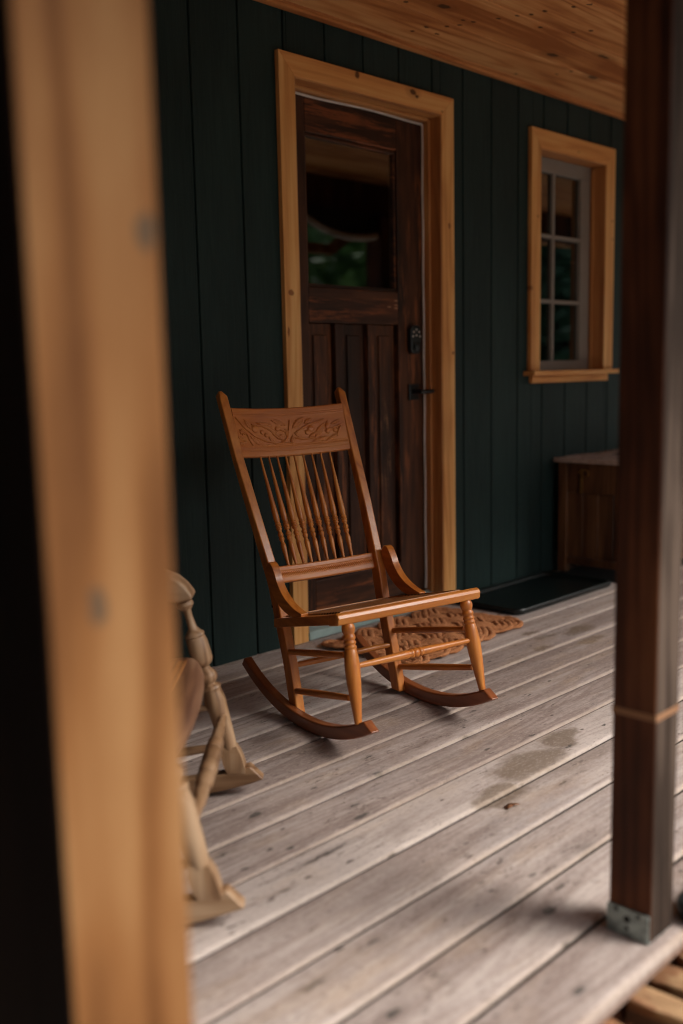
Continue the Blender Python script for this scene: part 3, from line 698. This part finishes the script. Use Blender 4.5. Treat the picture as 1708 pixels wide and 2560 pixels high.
# curved knee brackets between post and seat
KN = [(-.436, .450), (-.424, .446), (-.410, .427), (-.394, .402), (-.366, .375), (-.331, .356), (-.288, .345), (-.252, .342)]
KW = [.013, .021, .023, .023, .021, .018, .013, .0085]
for s in (1, -1):
    pts = []; ws_ = []
    for i in range(29):
        t = i / 28 * (len(KN) - 1); k = min(int(t), len(KN) - 2); f = t - k
        def cr(a, b, c, d): return .5 * (2 * b + (c - a) * f + (2 * a - 5 * b + 4 * c - d) * f * f + (3 * b - a - 3 * c + d) * f ** 3)
        P4 = [KN[max(0, k - 1)], KN[k], KN[k + 1], KN[min(len(KN) - 1, k + 2)]]
        y = cr(*[p[0] for p in P4]) - .006; z = cr(*[p[1] for p in P4]) - .012 * min(1, i / 10)
        pts.append((s * lerp(.213, .214, i / 28), y, z)); ws_.append(lerp(KW[k], KW[k + 1], f))
    MB().sweep(pts, .0125, ws_, (1, 0, 0)).build("arm_bracket", M_CH[1], ch, bevel=.006, seg=3)
# spindles
SP = [(0, .0025), (.1, .0031), (.25, .0042), (.4, .0054), (.52, .0065), (.585, .0068), (.605, .0058), (.617, .0052), (.624, .0066), (.633, .0070), (.641, .0054), (.648, .0070), (.657, .0070), (.664, .0054), (.672, .0068), (.680, .0060), (.688, .0042), (.70, .0040),
      (.708, .0056), (.718, .0064), (.730, .0060), (.738, .0044), (.745, .0056), (.755, .0063), (.768, .0055), (.778, .0040), (.786, .0038), (.80, .0052), (.82, .0060), (.85, .0058), (.92, .0042), (1, .0028)]
for i in range(9):
    k = i - 4; xt, xb = -k * .0325, -k * .0295
    yt = -.612 - .026 * (1 - (xt / .197) ** 2); yb = -.480 - .018 * (1 - (xb / .18) ** 2)
    MB().lathe((xt, yt, .765), (xb, yb, .424), [(t, r * lerp(1.05, 1.42, min(1, t / .5)) if t < .8 else r * 1.4) for t, r in SP], 14).build("spindle", M_CH[2], ch, smooth=60)
# carved rails as height-field boards
def board(z0, z1, yz0, yz1, hw0, hw1, bow, th, hf, nx, nz, name, mat):
    up = Vector((0, yz1 - yz0, z1 - z0)); L = up.length; nrm = Vector((0, -(up.z), up.y)); nrm = Vector((0, up.z, -up.y)).normalized()  # points forward (+y), slightly down
    mb = MB(); F = []; B = []
    for j in range(nz + 1):
        v = j / nz; fr_, br_ = [], []
        for i in range(nx + 1):
            u = 2 * i / nx - 1; hw = lerp(hw0, hw1, v); x = u * hw; b = -bow * (1 - u * u)
            e = min(1, min(v, 1 - v) * L / .004); rd = -.003 * (1 - e) ** 2
            c = Vector((x, lerp(yz0, yz1, v), lerp(z0, z1, v))) + nrm * b
            fr_.append(mb.bm.verts.new(c + nrm * (th / 2 + rd + hf(u, v)))); br_.append(mb.bm.verts.new(c - nrm * (th / 2 + rd)))
        F.append(fr_); B.append(br_)
    for j in range(nz):
        for i in range(nx):
            mb.bm.faces.new((F[j][i], F[j][i + 1], F[j + 1][i + 1], F[j + 1][i])); mb.bm.faces.new((B[j][i], B[j + 1][i], B[j + 1][i + 1], B[j][i + 1]))
    for i in range(nx):
        mb.bm.faces.new((F[0][i], B[0][i], B[0][i + 1], F[0][i + 1])); mb.bm.faces.new((F[nz][i], F[nz][i + 1], B[nz][i + 1], B[nz][i]))
    for j in range(nz):
        mb.bm.faces.new((F[j][0], F[j + 1][0], B[j + 1][0], B[j][0])); mb.bm.faces.new((F[j][nx], B[j][nx], B[j + 1][nx], F[j + 1][nx]))
    return mb.build(name, mat, ch, smooth=50)
CREST_HW = .203; CREST_L = .170
def cm(x, y):
    """carving layout drawn on a 1..0 sheet -> metres on the board (from its lower left, as seen from the front)"""
    sag = 14 * (1 - ((x - 800) / 620) ** 2)
    v = 1 - (y - (115 - .055 * (x - 180)) - sag) / 520
    xl = 180 + 130 * (1 - v); xr = 1345 + 100 * (1 - v)
    return ((x - xl) / (xr - xl) * 2 * CREST_HW, v * CREST_L)
STEMS = [[(235, 225), (330, 325), (440, 410), (560, 460), (700, 485), (850, 482)], [(818, 240), (812, 340), (800, 420), (735, 505)], [(360, 400), (385, 450), (425, 510)],
         [(410, 285), (520, 300), (620, 340), (700, 410), (745, 430)], [(895, 355), (1000, 290), (1090, 255), (1160, 230)], [(1200, 350), (1280, 320), (1350, 290)],
         [(1310, 410), (1325, 340), (1345, 300)], [(700, 330), (760, 350), (805, 355)], [(870, 420), (960, 440), (1080, 430), (1170, 460)], [(640, 380), (700, 430), (740, 440)]]
LEAVES = [(905, 262, -38, 170, 60), (545, 275, 8, 180, 34), (590, 320, 26, 200, 40), (650, 365, 38, 150, 32), (470, 465, 42, 170, 52), (362, 285, 62, 110, 46), (700, 262, 22, 170, 46),
          (1135, 345, -48, 190, 60), (1010, 245, -30, 110, 46), (1150, 445, -12, 200, 44), (1260, 430, -28, 170, 34), (640, 455, 50, 110, 40), (630, 505, 8, 110, 26), (852, 450, -70, 110, 44),
          (1210, 300, -80, 110, 40), (920, 400, 40, 120, 40), (300, 440, 20, 110, 30), (310, 490, -20, 110, 30), (790, 380, 75, 100, 30), (745, 480, -40, 120, 34), (1060, 400, -35, 120, 34), (1290, 260, -20, 110, 32),
          (300, 370, 0, 80, 14), (300, 370, 45, 80, 14), (300, 370, 90, 70, 14), (300, 370, 135, 80, 14)]
BERR = [(445, 335, 34), (525, 366, 22), (570, 396, 22), (690, 328, 24), (735, 405, 21), (1042, 325, 31), (1010, 365, 26), (1210, 300, 24), (1215, 360, 22), (1290, 345, 24)]
PXM = 2 * CREST_HW / 1150
_st = [[cm(*p) for p in s] for s in STEMS]; _lf = [(cm(x, y), R(-a), l * PXM / 2, w * PXM / 2) for x, y, a, l, w in LEAVES]; _be = [(cm(x, y), r * PXM) for x, y, r in BERR]
def carve(u, v):
    x = (1 - (u + 1) / 2) * 2 * CREST_HW; z = v * CREST_L     # viewer's left is +x of the chair
    h = 0.
    if .13 < v < .20:      # rope moulding
        t = (v - .13) / .07; h = .0019 * math.sin(math.pi * t) * (.45 + .45 * math.sin((x + z * 1.2) * 2 * math.pi / .0062))
        return h
    for c in (.115, .215, .845, .885):
        d = abs(v - c); h -= .0011 * max(0, 1 - d / .010)
    if v < .225 or v > .83: return h
    bgd = -.0008; best = bgd
    for (cx, cz), a, hl, hw in _lf:
        dx, dz = x - cx, z - cz
        if abs(dx) > hl + .002 or abs(dz) > hl + .002: continue
        p = (dx * math.cos(a) + dz * math.sin(a)) / hl; q = (-dx * math.sin(a) + dz * math.cos(a)) / hw
        if abs(p) >= 1: continue
        w = (1 - p * p) * (1 + .14 * math.sin(p * 16)); 
        if w <= .02: continue
        e = abs(q) / w
        if e < 1: best = max(best, .0022 * (1 - e ** 4) - .0011 * max(0, 1 - abs(q) / .14) + .0004 * math.sin((p - abs(q)) * 18))
    for s in _st:
        for (ax, az), (bx, bz) in zip(s[:-1], s[1:]):
            L2 = (bx - ax) ** 2 + (bz - az) ** 2; t = max(0, min(1, ((x - ax) * (bx - ax) + (z - az) * (bz - az)) / L2))
            d = math.hypot(x - ax - t * (bx - ax), z - az - t * (bz - az))
            if d < .0028: best = max(best, .0028 * math.sqrt(1 - (d / .0028) ** 2) + .0004)
    for (cx, cz), r in _be:
        d = math.hypot(x - cx, z - cz)
        if d < r: best = max(best, .0030 * math.sqrt(1 - (d / r) ** 2) + .0006)
    f = min(1, (v - .225) / .02, (.83 - v) / .02); return h + 1.25 * best * max(0, f)
board(.756, .905, -.612, -.666, .2005, .2065, .026, .017, carve, 420, 150, "carved_crest_rail", M_CREST)
def carve2(u, v):
    x = u * .18; z = v * .05; h = 0
    if .36 < v < .66:
        t = (v - .36) / .30; return .0028 * math.sin(math.pi * t) * (.4 + .6 * math.sin((-x + z * .6) * 2 * math.pi / .0068)) - .0004
    for c in (.33, .69): h -= .001 * max(0, 1 - abs(v - c) / .03)
    return h
board(.386, .434, -.459, -.478, .1815, .1845, .018, .017, carve2, 320, 36, "lower_back_rail", M_CREST)
bo = MB()
bo.lathe((.2025, -.452, .322), (.2045, -.452, .322), ((0, .0045), (1, .0045)), 12); bo.build("bolt_head", M_HOLE, ch)

# ================================================================== CHAIR 2
c2 = empty("rocking_chair", (-2.25084, -1.09015, 0), -2.34564)
tag(c2, "pale turned rocking chair with arms, half hidden behind the thick amber post", "rocking chair")
A = [(.97, .0), (1.0, .0)]
AP = [(0, .012), (.012, .0165), (.03, .0175), (.05, .0135), (.06, .0115), (.10, .0105), (.16, .0128), (.185, .0165), (.195, .0195), (.205, .0198), (.212, .0178), (.222, .0198), (.232, .0195), (.24, .0205), (.30, .0208), (.345, .0205), (.36, .0188), (.37, .0165), (.385, .0125),
      (.40, .0135), (.42, .0185), (.44, .0200), (.46, .0185), (.48, .0140), (.488, .0150), (.495, .0195), (.507, .0205), (.517, .0185), (.53, .0190), (.58, .0212), (.66, .0215), (.74, .0200), (.82, .0178), (.86, .0165)]
for s in (-1, 1):
    lg = MB().lathe((s * .293, -.108, .485), (s * .289, .003, .060), [(t, .0128 + (r - .0128) * 1.6 if r > .0128 else r * .85) if t < .6 else (t, r * 1.1) for t, r in AP], 26)
    p0 = Vector((s * .293, -.108, .485)); p1 = Vector((s * .289, .003, .060)); rr = []
    for t, w in ((.845, .0165), (.865, .0175), (.885, .0200), (.93, .0212), (.965, .0212), (1.0, .0185)):
        c = p0.lerp(p1, t); rr.append([(c.x + a * w, c.y + b * w * 1.15, c.z) for a, b in ((-1, -1), (1, -1), (1, 1), (-1, 1))])
    lg.rings(rr); lg.build("leg", M_PW[2], c2, smooth=45)
    a, b = (s * .290 - .0175, s * .290 + .0175)
    runner(-.19, .80, .042, -.64, .068, a, b, .020).build("rocker", M_PW[1], c2, bevel=.004, seg=3)
    # arm
    poly = [(-.082, .4935), (-.0865, .505), (-.100, .523), (-.120, .541), (-.145, .553), (-.18, .560), (-.25, .563), (-.40, .570), (-.50, .580), (-.50, .560), (-.40, .548), (-.25, .538), (-.19, .520), (-.155, .490), (-.115, .484)]
    MB().prism(poly, 'x', s * .293 - .034, s * .293 + .034).build("arm", M_PW[1], c2, bevel=.006, seg=3)
    MB().lathe((s * .285, -.055, .222), (s * .27, -.43, .20), ((0, .008), (.5, .011), (1, .008)), 12).build("side_stretcher", M_PW[1], c2)
    MB().lathe((s * .288, -.022, .125), (s * .27, -.42, .08), ((0, .009), (.5, .013), (1, .009)), 12).build("side_stretcher", M_PW[1], c2)
    MB().lathe((s * .27, -.435, .36), (s * .275, -.42, .035), ((0, .017), (.2, .014), (.25, .02), (.5, .02), (.8, .016), (1, .013)), 16).build("leg", M_PW[2], c2)
    MB().lathe((s * .262, -.435, .36), (s * .255, -.66, 1.02), ((0, .016), (.3, .018), (.34, .013), (.38, .018), (.7, .016), (1, .012)), 16).build("back_post", M_PW[2], c2)
FS2 = [(0, .0105), (.06, .0125), (.13, .0135), (.15, .0175), (.165, .0150), (.19, .0185), (.27, .0215), (.285, .0190), (.30, .0222), (.37, .0235), (.385, .0205), (.40, .0235), (.46, .0245), (.475, .0215), (.5, .0240)]
FS2 = FS2 + [(1 - t, r) for t, r in reversed(FS2[:-1])]
MB().lathe((-.283, -.024, .200), (.283, -.024, .200), [(t, (r * .62 if r in (.0150, .0190, .0205, .0215) else r * .80)) for t, r in FS2], 22).build("front_stretcher", M_PW[0], c2, smooth=60)
MB().lathe((-.268, -.425, .13), (.268, -.425, .13), ((0, .009), (.5, .013), (1, .009)), 12).build("rear_stretcher", M_PW[0], c2)
# scooped seat with cane inset
def seat2(y, x): return .352 - .03 * (-(y + .08)) / .36
nx = 24; rr = []
for i in range(nx + 1):
    u = lerp(-1, 1, i / nx); x = u * .268; yf = -.076 + .030 * math.sqrt(max(0, 1 - u * u * .92)); 
    sec = []
    for a in range(0, 181, 20): sec.append((yf - .034 + .034 * math.sin(R(a)) , .312 + .040 * math.cos(R(a))))
    pf = [(yf - .034, .352)] + sec[1:] + [(-.44, .272), (-.44, .322)]
    rr.append([(x, p, q) for p, q in pf])
MB().rings(rr).build("seat", M_SEAT2, c2, smooth=50)
mb = MB(); V = {}
for i in range(13):
    for j in range(13):
        y = lerp(-.098, -.40, j / 12); t = j / 12; x = lerp(-.232, .232, i / 12); V[i, j] = mb.bm.verts.new((x, y, .3565 - .030 * t - .003 * (1 - (i / 6 - 1) ** 2)))
for i in range(12):
    for j in range(12): mb.bm.faces.new((V[i, j], V[i + 1, j], V[i + 1, j + 1], V[i, j + 1]))
o = mb.build("cane_panel", M_CANE, c2); sm = o.modifiers.new("solid", 'SOLIDIFY'); sm.thickness = .003
MB().sweep([(x, -.655 - .02 * (1 - (x / .26) ** 2), .99) for x in [lerp(-.27, .27, k / 12) for k in range(13)]], .055, .010, (0, -.3, .95)).build("crest_rail", M_PW[0], c2, bevel=.004)
MB().sweep([(x, -.48, .46) for x in (-.25, 0, .25)], .02, .009, (0, -.3, .95)).build("lower_back_rail", M_PW[0], c2, bevel=.003)
for k in range(7):
    x = (k - 3) * .062; MB().lathe((x, -.66, .95), (x, -.485, .46), ((0, .005), (.5, .008), (.7, .010), (1, .006)), 10).build("spindle", M_PW[2], c2)

# ================================================================== MAT
def mat_curve(n=900):
    pts = []
    for i in range(n):
        t = 2 * math.pi * i / n; tr = lambda q: 2 / math.pi * math.asin(.985 * math.sin(q)); pts.append((.385 * tr(4 * t + .39), .225 * tr(7 * t)))
    return pts
C0 = mat_curve(); n = len(C0)
# over / under heights from alternating crossings
cross = []
for i in range(n):
    a, b = Vector(C0[i]), Vector(C0[(i + 1) % n])
    for j in range(i + 3, n):
        if (j + 1) % n == i: continue
        c, d = Vector(C0[j]), Vector(C0[(j + 1) % n])
        if max(a.x, b.x) < min(c.x, d.x) or max(c.x, d.x) < min(a.x, b.x) or max(a.y, b.y) < min(c.y, d.y) or max(c.y, d.y) < min(a.y, b.y): continue
        r1, r2 = b - a, d - c; den = r1.x * r2.y - r1.y * r2.x
        if abs(den) < 1e-12: continue
        t = ((c.x - a.x) * r2.y - (c.y - a.y) * r2.x) / den; u_ = ((c.x - a.x) * r1.y - (c.y - a.y) * r1.x) / den
        if 0 <= t < 1 and 0 <= u_ < 1: cross.append((i + t, len(cross))); cross.append((j + u_, cross[-1][1]))
cross.sort(); H = []
for k, (p, _) in enumerate(cross): H.append((p, 1 if k % 2 else -1))
def hz(p):
    for k in range(len(H)):
        a = H[k]; b = H[(k + 1) % len(H)]; pa = a[0]; pb = b[0] + (n if k == len(H) - 1 else 0)
        q = p if p >= pa else (p + n if k == len(H) - 1 else p)
        if pa <= q <= pb: f = (q - pa) / (pb - pa + 1e-9); return lerp(a[1], b[1], .5 - .5 * math.cos(math.pi * f))
    return 0
heights = [hz(i) for i in range(n)]
mt = MB(); mrnd = random.Random(3)
for off in (-.0235, 0, .0235):
    pts = []; rad = []
    for i in range(n):
        a, b = Vector(C0[i - 1]), Vector(C0[(i + 1) % n]); d = (b - a).normalized(); nn = Vector((-d.y, d.x))
        wob = .003 * math.sin(i * .31 + off * 90); p = Vector(C0[i]) + nn * (off + wob * .5)
        pts.append((p.x, p.y, .0125 + .0048 * heights[i] + .001 * math.sin(i * .9 + off * 50))); rad.append(.0118 + .0012 * math.sin(i * 1.7 + off * 77) + mrnd.uniform(-.0006, .0006))
    mt.tube(pts, rad, 8, close=True, flat=.6)
mo = mt.build("rope_doormat", M_COIR, None, smooth=80); mo.location = (-.63, -.305, .0); mo.rotation_euler = (0, 0, R(4))
tag(mo, "orange brown coir rope mat woven in big square knots in front of the door", "doormat")

# ================================================================== BOOT TRAYS
def tray(name, x0, x1, y0, y1, label, h=.028):
    def rr_(ins, z, r):
        pts = []
        for cx, cy, a0 in ((x1 - ins - r, y1 - ins - r, 0), (x0 + ins + r, y1 - ins - r, 90), (x0 + ins + r, y0 + ins + r, 180), (x1 - ins - r, y0 + ins + r, 270)):
            for k in range(7): a = R(a0 + 15 * k); pts.append((cx + r * math.cos(a), cy + r * math.sin(a), z))
        return pts
    rings = [rr_(.010, .001, .035), rr_(.002, .010, .04), rr_(0, h - .006, .042), rr_(.003, h - .001, .040), rr_(.008, h, .038), rr_(.015, h - .003, .034), rr_(.022, h - .016, .03), rr_(.032, .009, .026), rr_(.06, .008, .02)]
    e = MB().rings(rings).build(name, M_TRAY, None, smooth=40)
    return tag(e, label, "boot tray")
tray("boot_tray", -.165, .60, -.410, -.035, "empty dark green plastic boot tray on the deck between door and chest")
gt = tray("plastic_trough", -1.866, -1.35, -1.99, -1.903, "glossy dark green trough corner peeping out beside the post with the steel foot", .035)
gt["category"] = "trough"
mm = MB().box((.655, -.43, .001), (1.35, -.06, .010)).build("rubber_mat", M_RUB, bevel=.003, smooth=0); tag(mm, "flat black rubber mat in the shadow under the dark chest", "mat")

# ================================================================== CHEST
cs = empty("storage_chest", (1.1, -.25, 0)); tag(cs, "dark panelled wooden chest with a paler plank lid below the window", "chest")
X0, X1, Y0, Y1, HT = .70, 1.55, -.46, -.04, .552
for x, y in ((X0, Y1 - .045), (X0, Y0), (X1 - .045, Y0), (X1 - .045, Y1 - .045)):
    kid(MB().box((x, y, .011), (x + .045, y + .045, HT - .002)), "leg", M_CHEST, cs, bevel=.003, smooth=0)
pn = MB()
for k in range(4): a = Y0 + .046 + k * .0825; pn.box((X0 + .014, a, .086), (X0 + .022, a + .080, .404))
kid(pn, "side_panel", M_CHEST, cs, bevel=.003, smooth=0)
for z0, z1 in ((.405, HT - .003), (.05, .085)): kid(MB().box((X0 + .006, Y0 + .0455, z0), (X0 + .030, Y1 - .0455, z1)), "side_rail", M_CHEST, cs, bevel=.003, smooth=0)
pn = MB()
for k in range(8): a = X0 + .046 + k * .0945; pn.box((a, Y0 + .014, .086), (a + .092, Y0 + .022, .47))
kid(pn, "front_panel", M_CHEST, cs, bevel=.003, smooth=0)
for z0, z1 in ((.471, HT - .003), (.05, .085)): kid(MB().box((X0 + .046, Y0 + .006, z0), (X1 - .046, Y0 + .030, z1)), "front_rail", M_CHEST, cs, bevel=.003, smooth=0)
kid(MB().box((X0 + .05, Y1 - .03, .086), (X1 - .05, Y1 - .01, .54)), "back_panel", M_CHEST, cs, smooth=0)
lid = MB()
for k in range(5): a = Y0 - .035 + k * .0935; lid.box((X0 - .028, a, HT), (X1 + .03, a + .0920, HT + .022))
kid(lid, "lid", M_CHTOP, cs, bevel=.003, smooth=0)
kid(MB().box((X0 - .004, -.172, .405), (X0 + .0055, -.160, .522)).box((X0 - .003, -.1595, .500), (X0 + .005, -.148, .512)), "bracket", M_BRASS, cs, bevel=.001, smooth=0)
kid(MB().tube([(X0 - .006, -.19 + .018 * math.cos(2 * math.pi * k / 20), .502 + .018 * math.sin(2 * math.pi * k / 20)) for k in range(20)], .0035, 8, close=True), "ring_pull", M_BRASS, cs)

# ================================================================== FIREWOOD (bottom right, below the deck edge)
PLACES = ["nearest the post, top of the pile", "second along from the post", "third along from the post", "fourth along, lying at the photo's bottom edge"]
lr = random.Random(11); kx = 0
def log(x, y0, z, L, w, h, rz, tilt, seed, label):
    q = random.Random(seed); mb = MB(); ns = 9; prof = []
    base = [(-w / 2, 0), (-w * .46, -h * .3), (-w * .1, -h), (w * .25, -h * .92), (w / 2, -h * .1), (w * .40, h * .06), (0, h * .10), (-w * .35, h * .04)]
    rr = []
    for i in range(ns + 1):
        t = i / ns; rr.append([(a * (1 + q.uniform(-.04, .04)) + .004 * math.sin(i * 1.3 + seed), -t * L + q.uniform(-.002, .002), b + q.uniform(-.002, .002) + .004 * math.sin(i * .8 + seed * 2)) for a, b in base])
    mb.rings(rr); mb.bm.faces.ensure_lookup_table()
    mb.bm.normal_update()
    for f in mb.bm.faces:
        cc = f.calc_center_median()
        if cc.z < -h * .35: f.material_index = 1
    o = mb.build("split_log", [M_LOG, M_BARK, M_LOGEND], None, bevel=.002, seg=1, smooth=0); o.location = (x, y0, z); o.rotation_euler = (tilt, 0, rz)
    tag(o, label, "log", "split firewood stacked under the deck edge"); return o
ws_ = [(-1.842, .070, "orange edged split log under the deck edge, just below the post foot"), (-1.938, .068, "pale split log with a dark crack, right of the widest gap in the pile"),
       (-2.037, .056, "narrow pale split log between two dark gaps below the deck edge"), (-2.132, .070, "broad tan split log at the bottom edge, next to the widest gap"), (-2.238, .074, "orange barked split log at the bottom left end of the pile")]
for i, (x, w, lb) in enumerate(ws_): log(x, -1.922, -.050 - .012 * (i % 2), .36, w, .060, R((-8, 5, 14, -5, 8)[i]), R((6, -5, 4, 8, 0)[i]), i + 2, lb)
for i in range(6): 
    x = -1.79 - i * .105; log(x, -1.935, -.165, .37, .10, .07, R(lr.uniform(-5, 5)), 0, i + 20, "brown split log buried in the second layer of the pile")
for ly in (1, 2, 3):
    for i in range(6): log(-1.76 - i * .105 - .03 * ly, -1.935, -.165 - .095 * ly, .37, .10, .075, R(lr.uniform(-4, 4)), 0, i + 20 + 10 * ly, "dark split log buried deep in the firewood pile")
# leaves / debris on the deck
lf = MB()
for x, y, a, l in ((-1.668, -1.415, 20, .036), (-1.655, -1.421, -30, .024)):
    c, s_ = math.cos(R(a)), math.sin(R(a)); prev = None
    pts = [(-.5, 0), (-.2, .22), (.1, .2), (.5, 0), (.1, -.18), (-.2, -.2)]
    top = [lf.bm.verts.new((x + l * (c * p - s_ * q), y + l * (s_ * p + c * q), .004 + .004 * abs(q) * 3)) for p, q in pts]; lf.bm.faces.new(top)
o = lf.build("dead_leaf", flat("dry_leaf", (.16, .06, .02), .7)); tag(o, "curled dry brown leaf lying by a deck seam", "leaf")
so = o.modifiers.new("s", 'SOLIDIFY'); so.thickness = .0008

# ================================================================== TREES (mirrored in the glass)
def tree_mesh(seed, conifer):
    q = random.Random(seed); mb = MB(); n = 5200
    for i in range(n):
        if conifer:
            t = q.random() ** 1.2; z = .4 + t * 8.2; rad = (1 - t) * 2.2 * (.55 + .45 * abs(math.sin(z * 4.5))) * math.sqrt(q.random()); a = q.uniform(0, 6.283); p = Vector((rad * math.cos(a), rad * math.sin(a), z - rad * .25)); s = .16
        else:
            k = q.randrange(26); r2 = random.Random(seed * 100 + k); a = r2.uniform(0, 6.283); zz = r2.uniform(.6, 6.2); rr0 = r2.uniform(.2, 2.1) * (1 - abs(zz - 3) / 5)
            c = Vector((rr0 * math.cos(a), rr0 * math.sin(a), zz)); d = Vector((q.gauss(0, 1), q.gauss(0, 1), q.gauss(0, .8))).normalized() * (.95 * q.random() ** .4); p = c + d; s = .15
        nrm = Vector((q.gauss(0, 1), q.gauss(0, 1), q.gauss(.4, 1))).normalized(); x, y = frame_from(nrm)
        w = s * q.uniform(.6, 1.3)
        mb.bm.faces.new([mb.bm.verts.new(p + x * u * w + y * v * w * .6) for u, v in ((-1, 0), (0, -1), (1, 0), (0, 1))])
    return mb
protos = []
for seed, con in ((1, False), (2, True), (3, False)):
    cr = tree_mesh(seed, con).build("crown", M_LEAF2 if con else M_LEAF, None, smooth=0)
    tk = MB().lathe((0, 0, -.1), (.1, .05, 7.5 if con else 4.5), ((0, .22), (.3, .15), (1, .04)), 10).build("trunk", M_TRUNK, None)
    protos.append((cr, tk, con))
TL = [(7.5, -11, 0, 1), (10.5, -9.5, 2, .9), (13, -13, 1, 1.2), (5, -15, 1, 1.3), (9.5, -15, 0, 1.3), (14, -8, 1, 1.1), (17, -11, 2, 1.3), (2.5, -13, 2, 1.1), (19, -6, 0, 1.2), (-1, -16, 1, 1.2), (-8, -9, 1, 1.2), (-11, -5, 0, 1.1), (-12, -12, 1, 1.4)]
WH = ["nearest bushy green tree", "bushy tree right of the nearest one", "tall dark conifer behind the bushy trees", "dark conifer left of the clearing", "tall bushy tree at the back", "dark conifer on the far right",
      "broad leafy tree beyond the conifer", "leafy tree on the left of the yard", "leafy tree at the far right corner", "dark conifer straight off the porch steps", "dark conifer left behind the camera", "leafy tree at the left fence line", "largest dark conifer at the back left"]
first = {}
for i, (x, y, k, s) in enumerate(TL):
    cr, tk, con = protos[k]; e = empty("conifer_tree" if con else "leafy_tree", (x, y, -.55), i * 1.3); e.scale = (s, s, s)
    tag(e, WH[i] + " seen only in the glass", "tree", "trees in the yard")
    for src in (cr, tk):
        c = src if k not in first else src.copy()
        if k in first: COL.objects.link(c)
        c.parent = e
    first[k] = 1
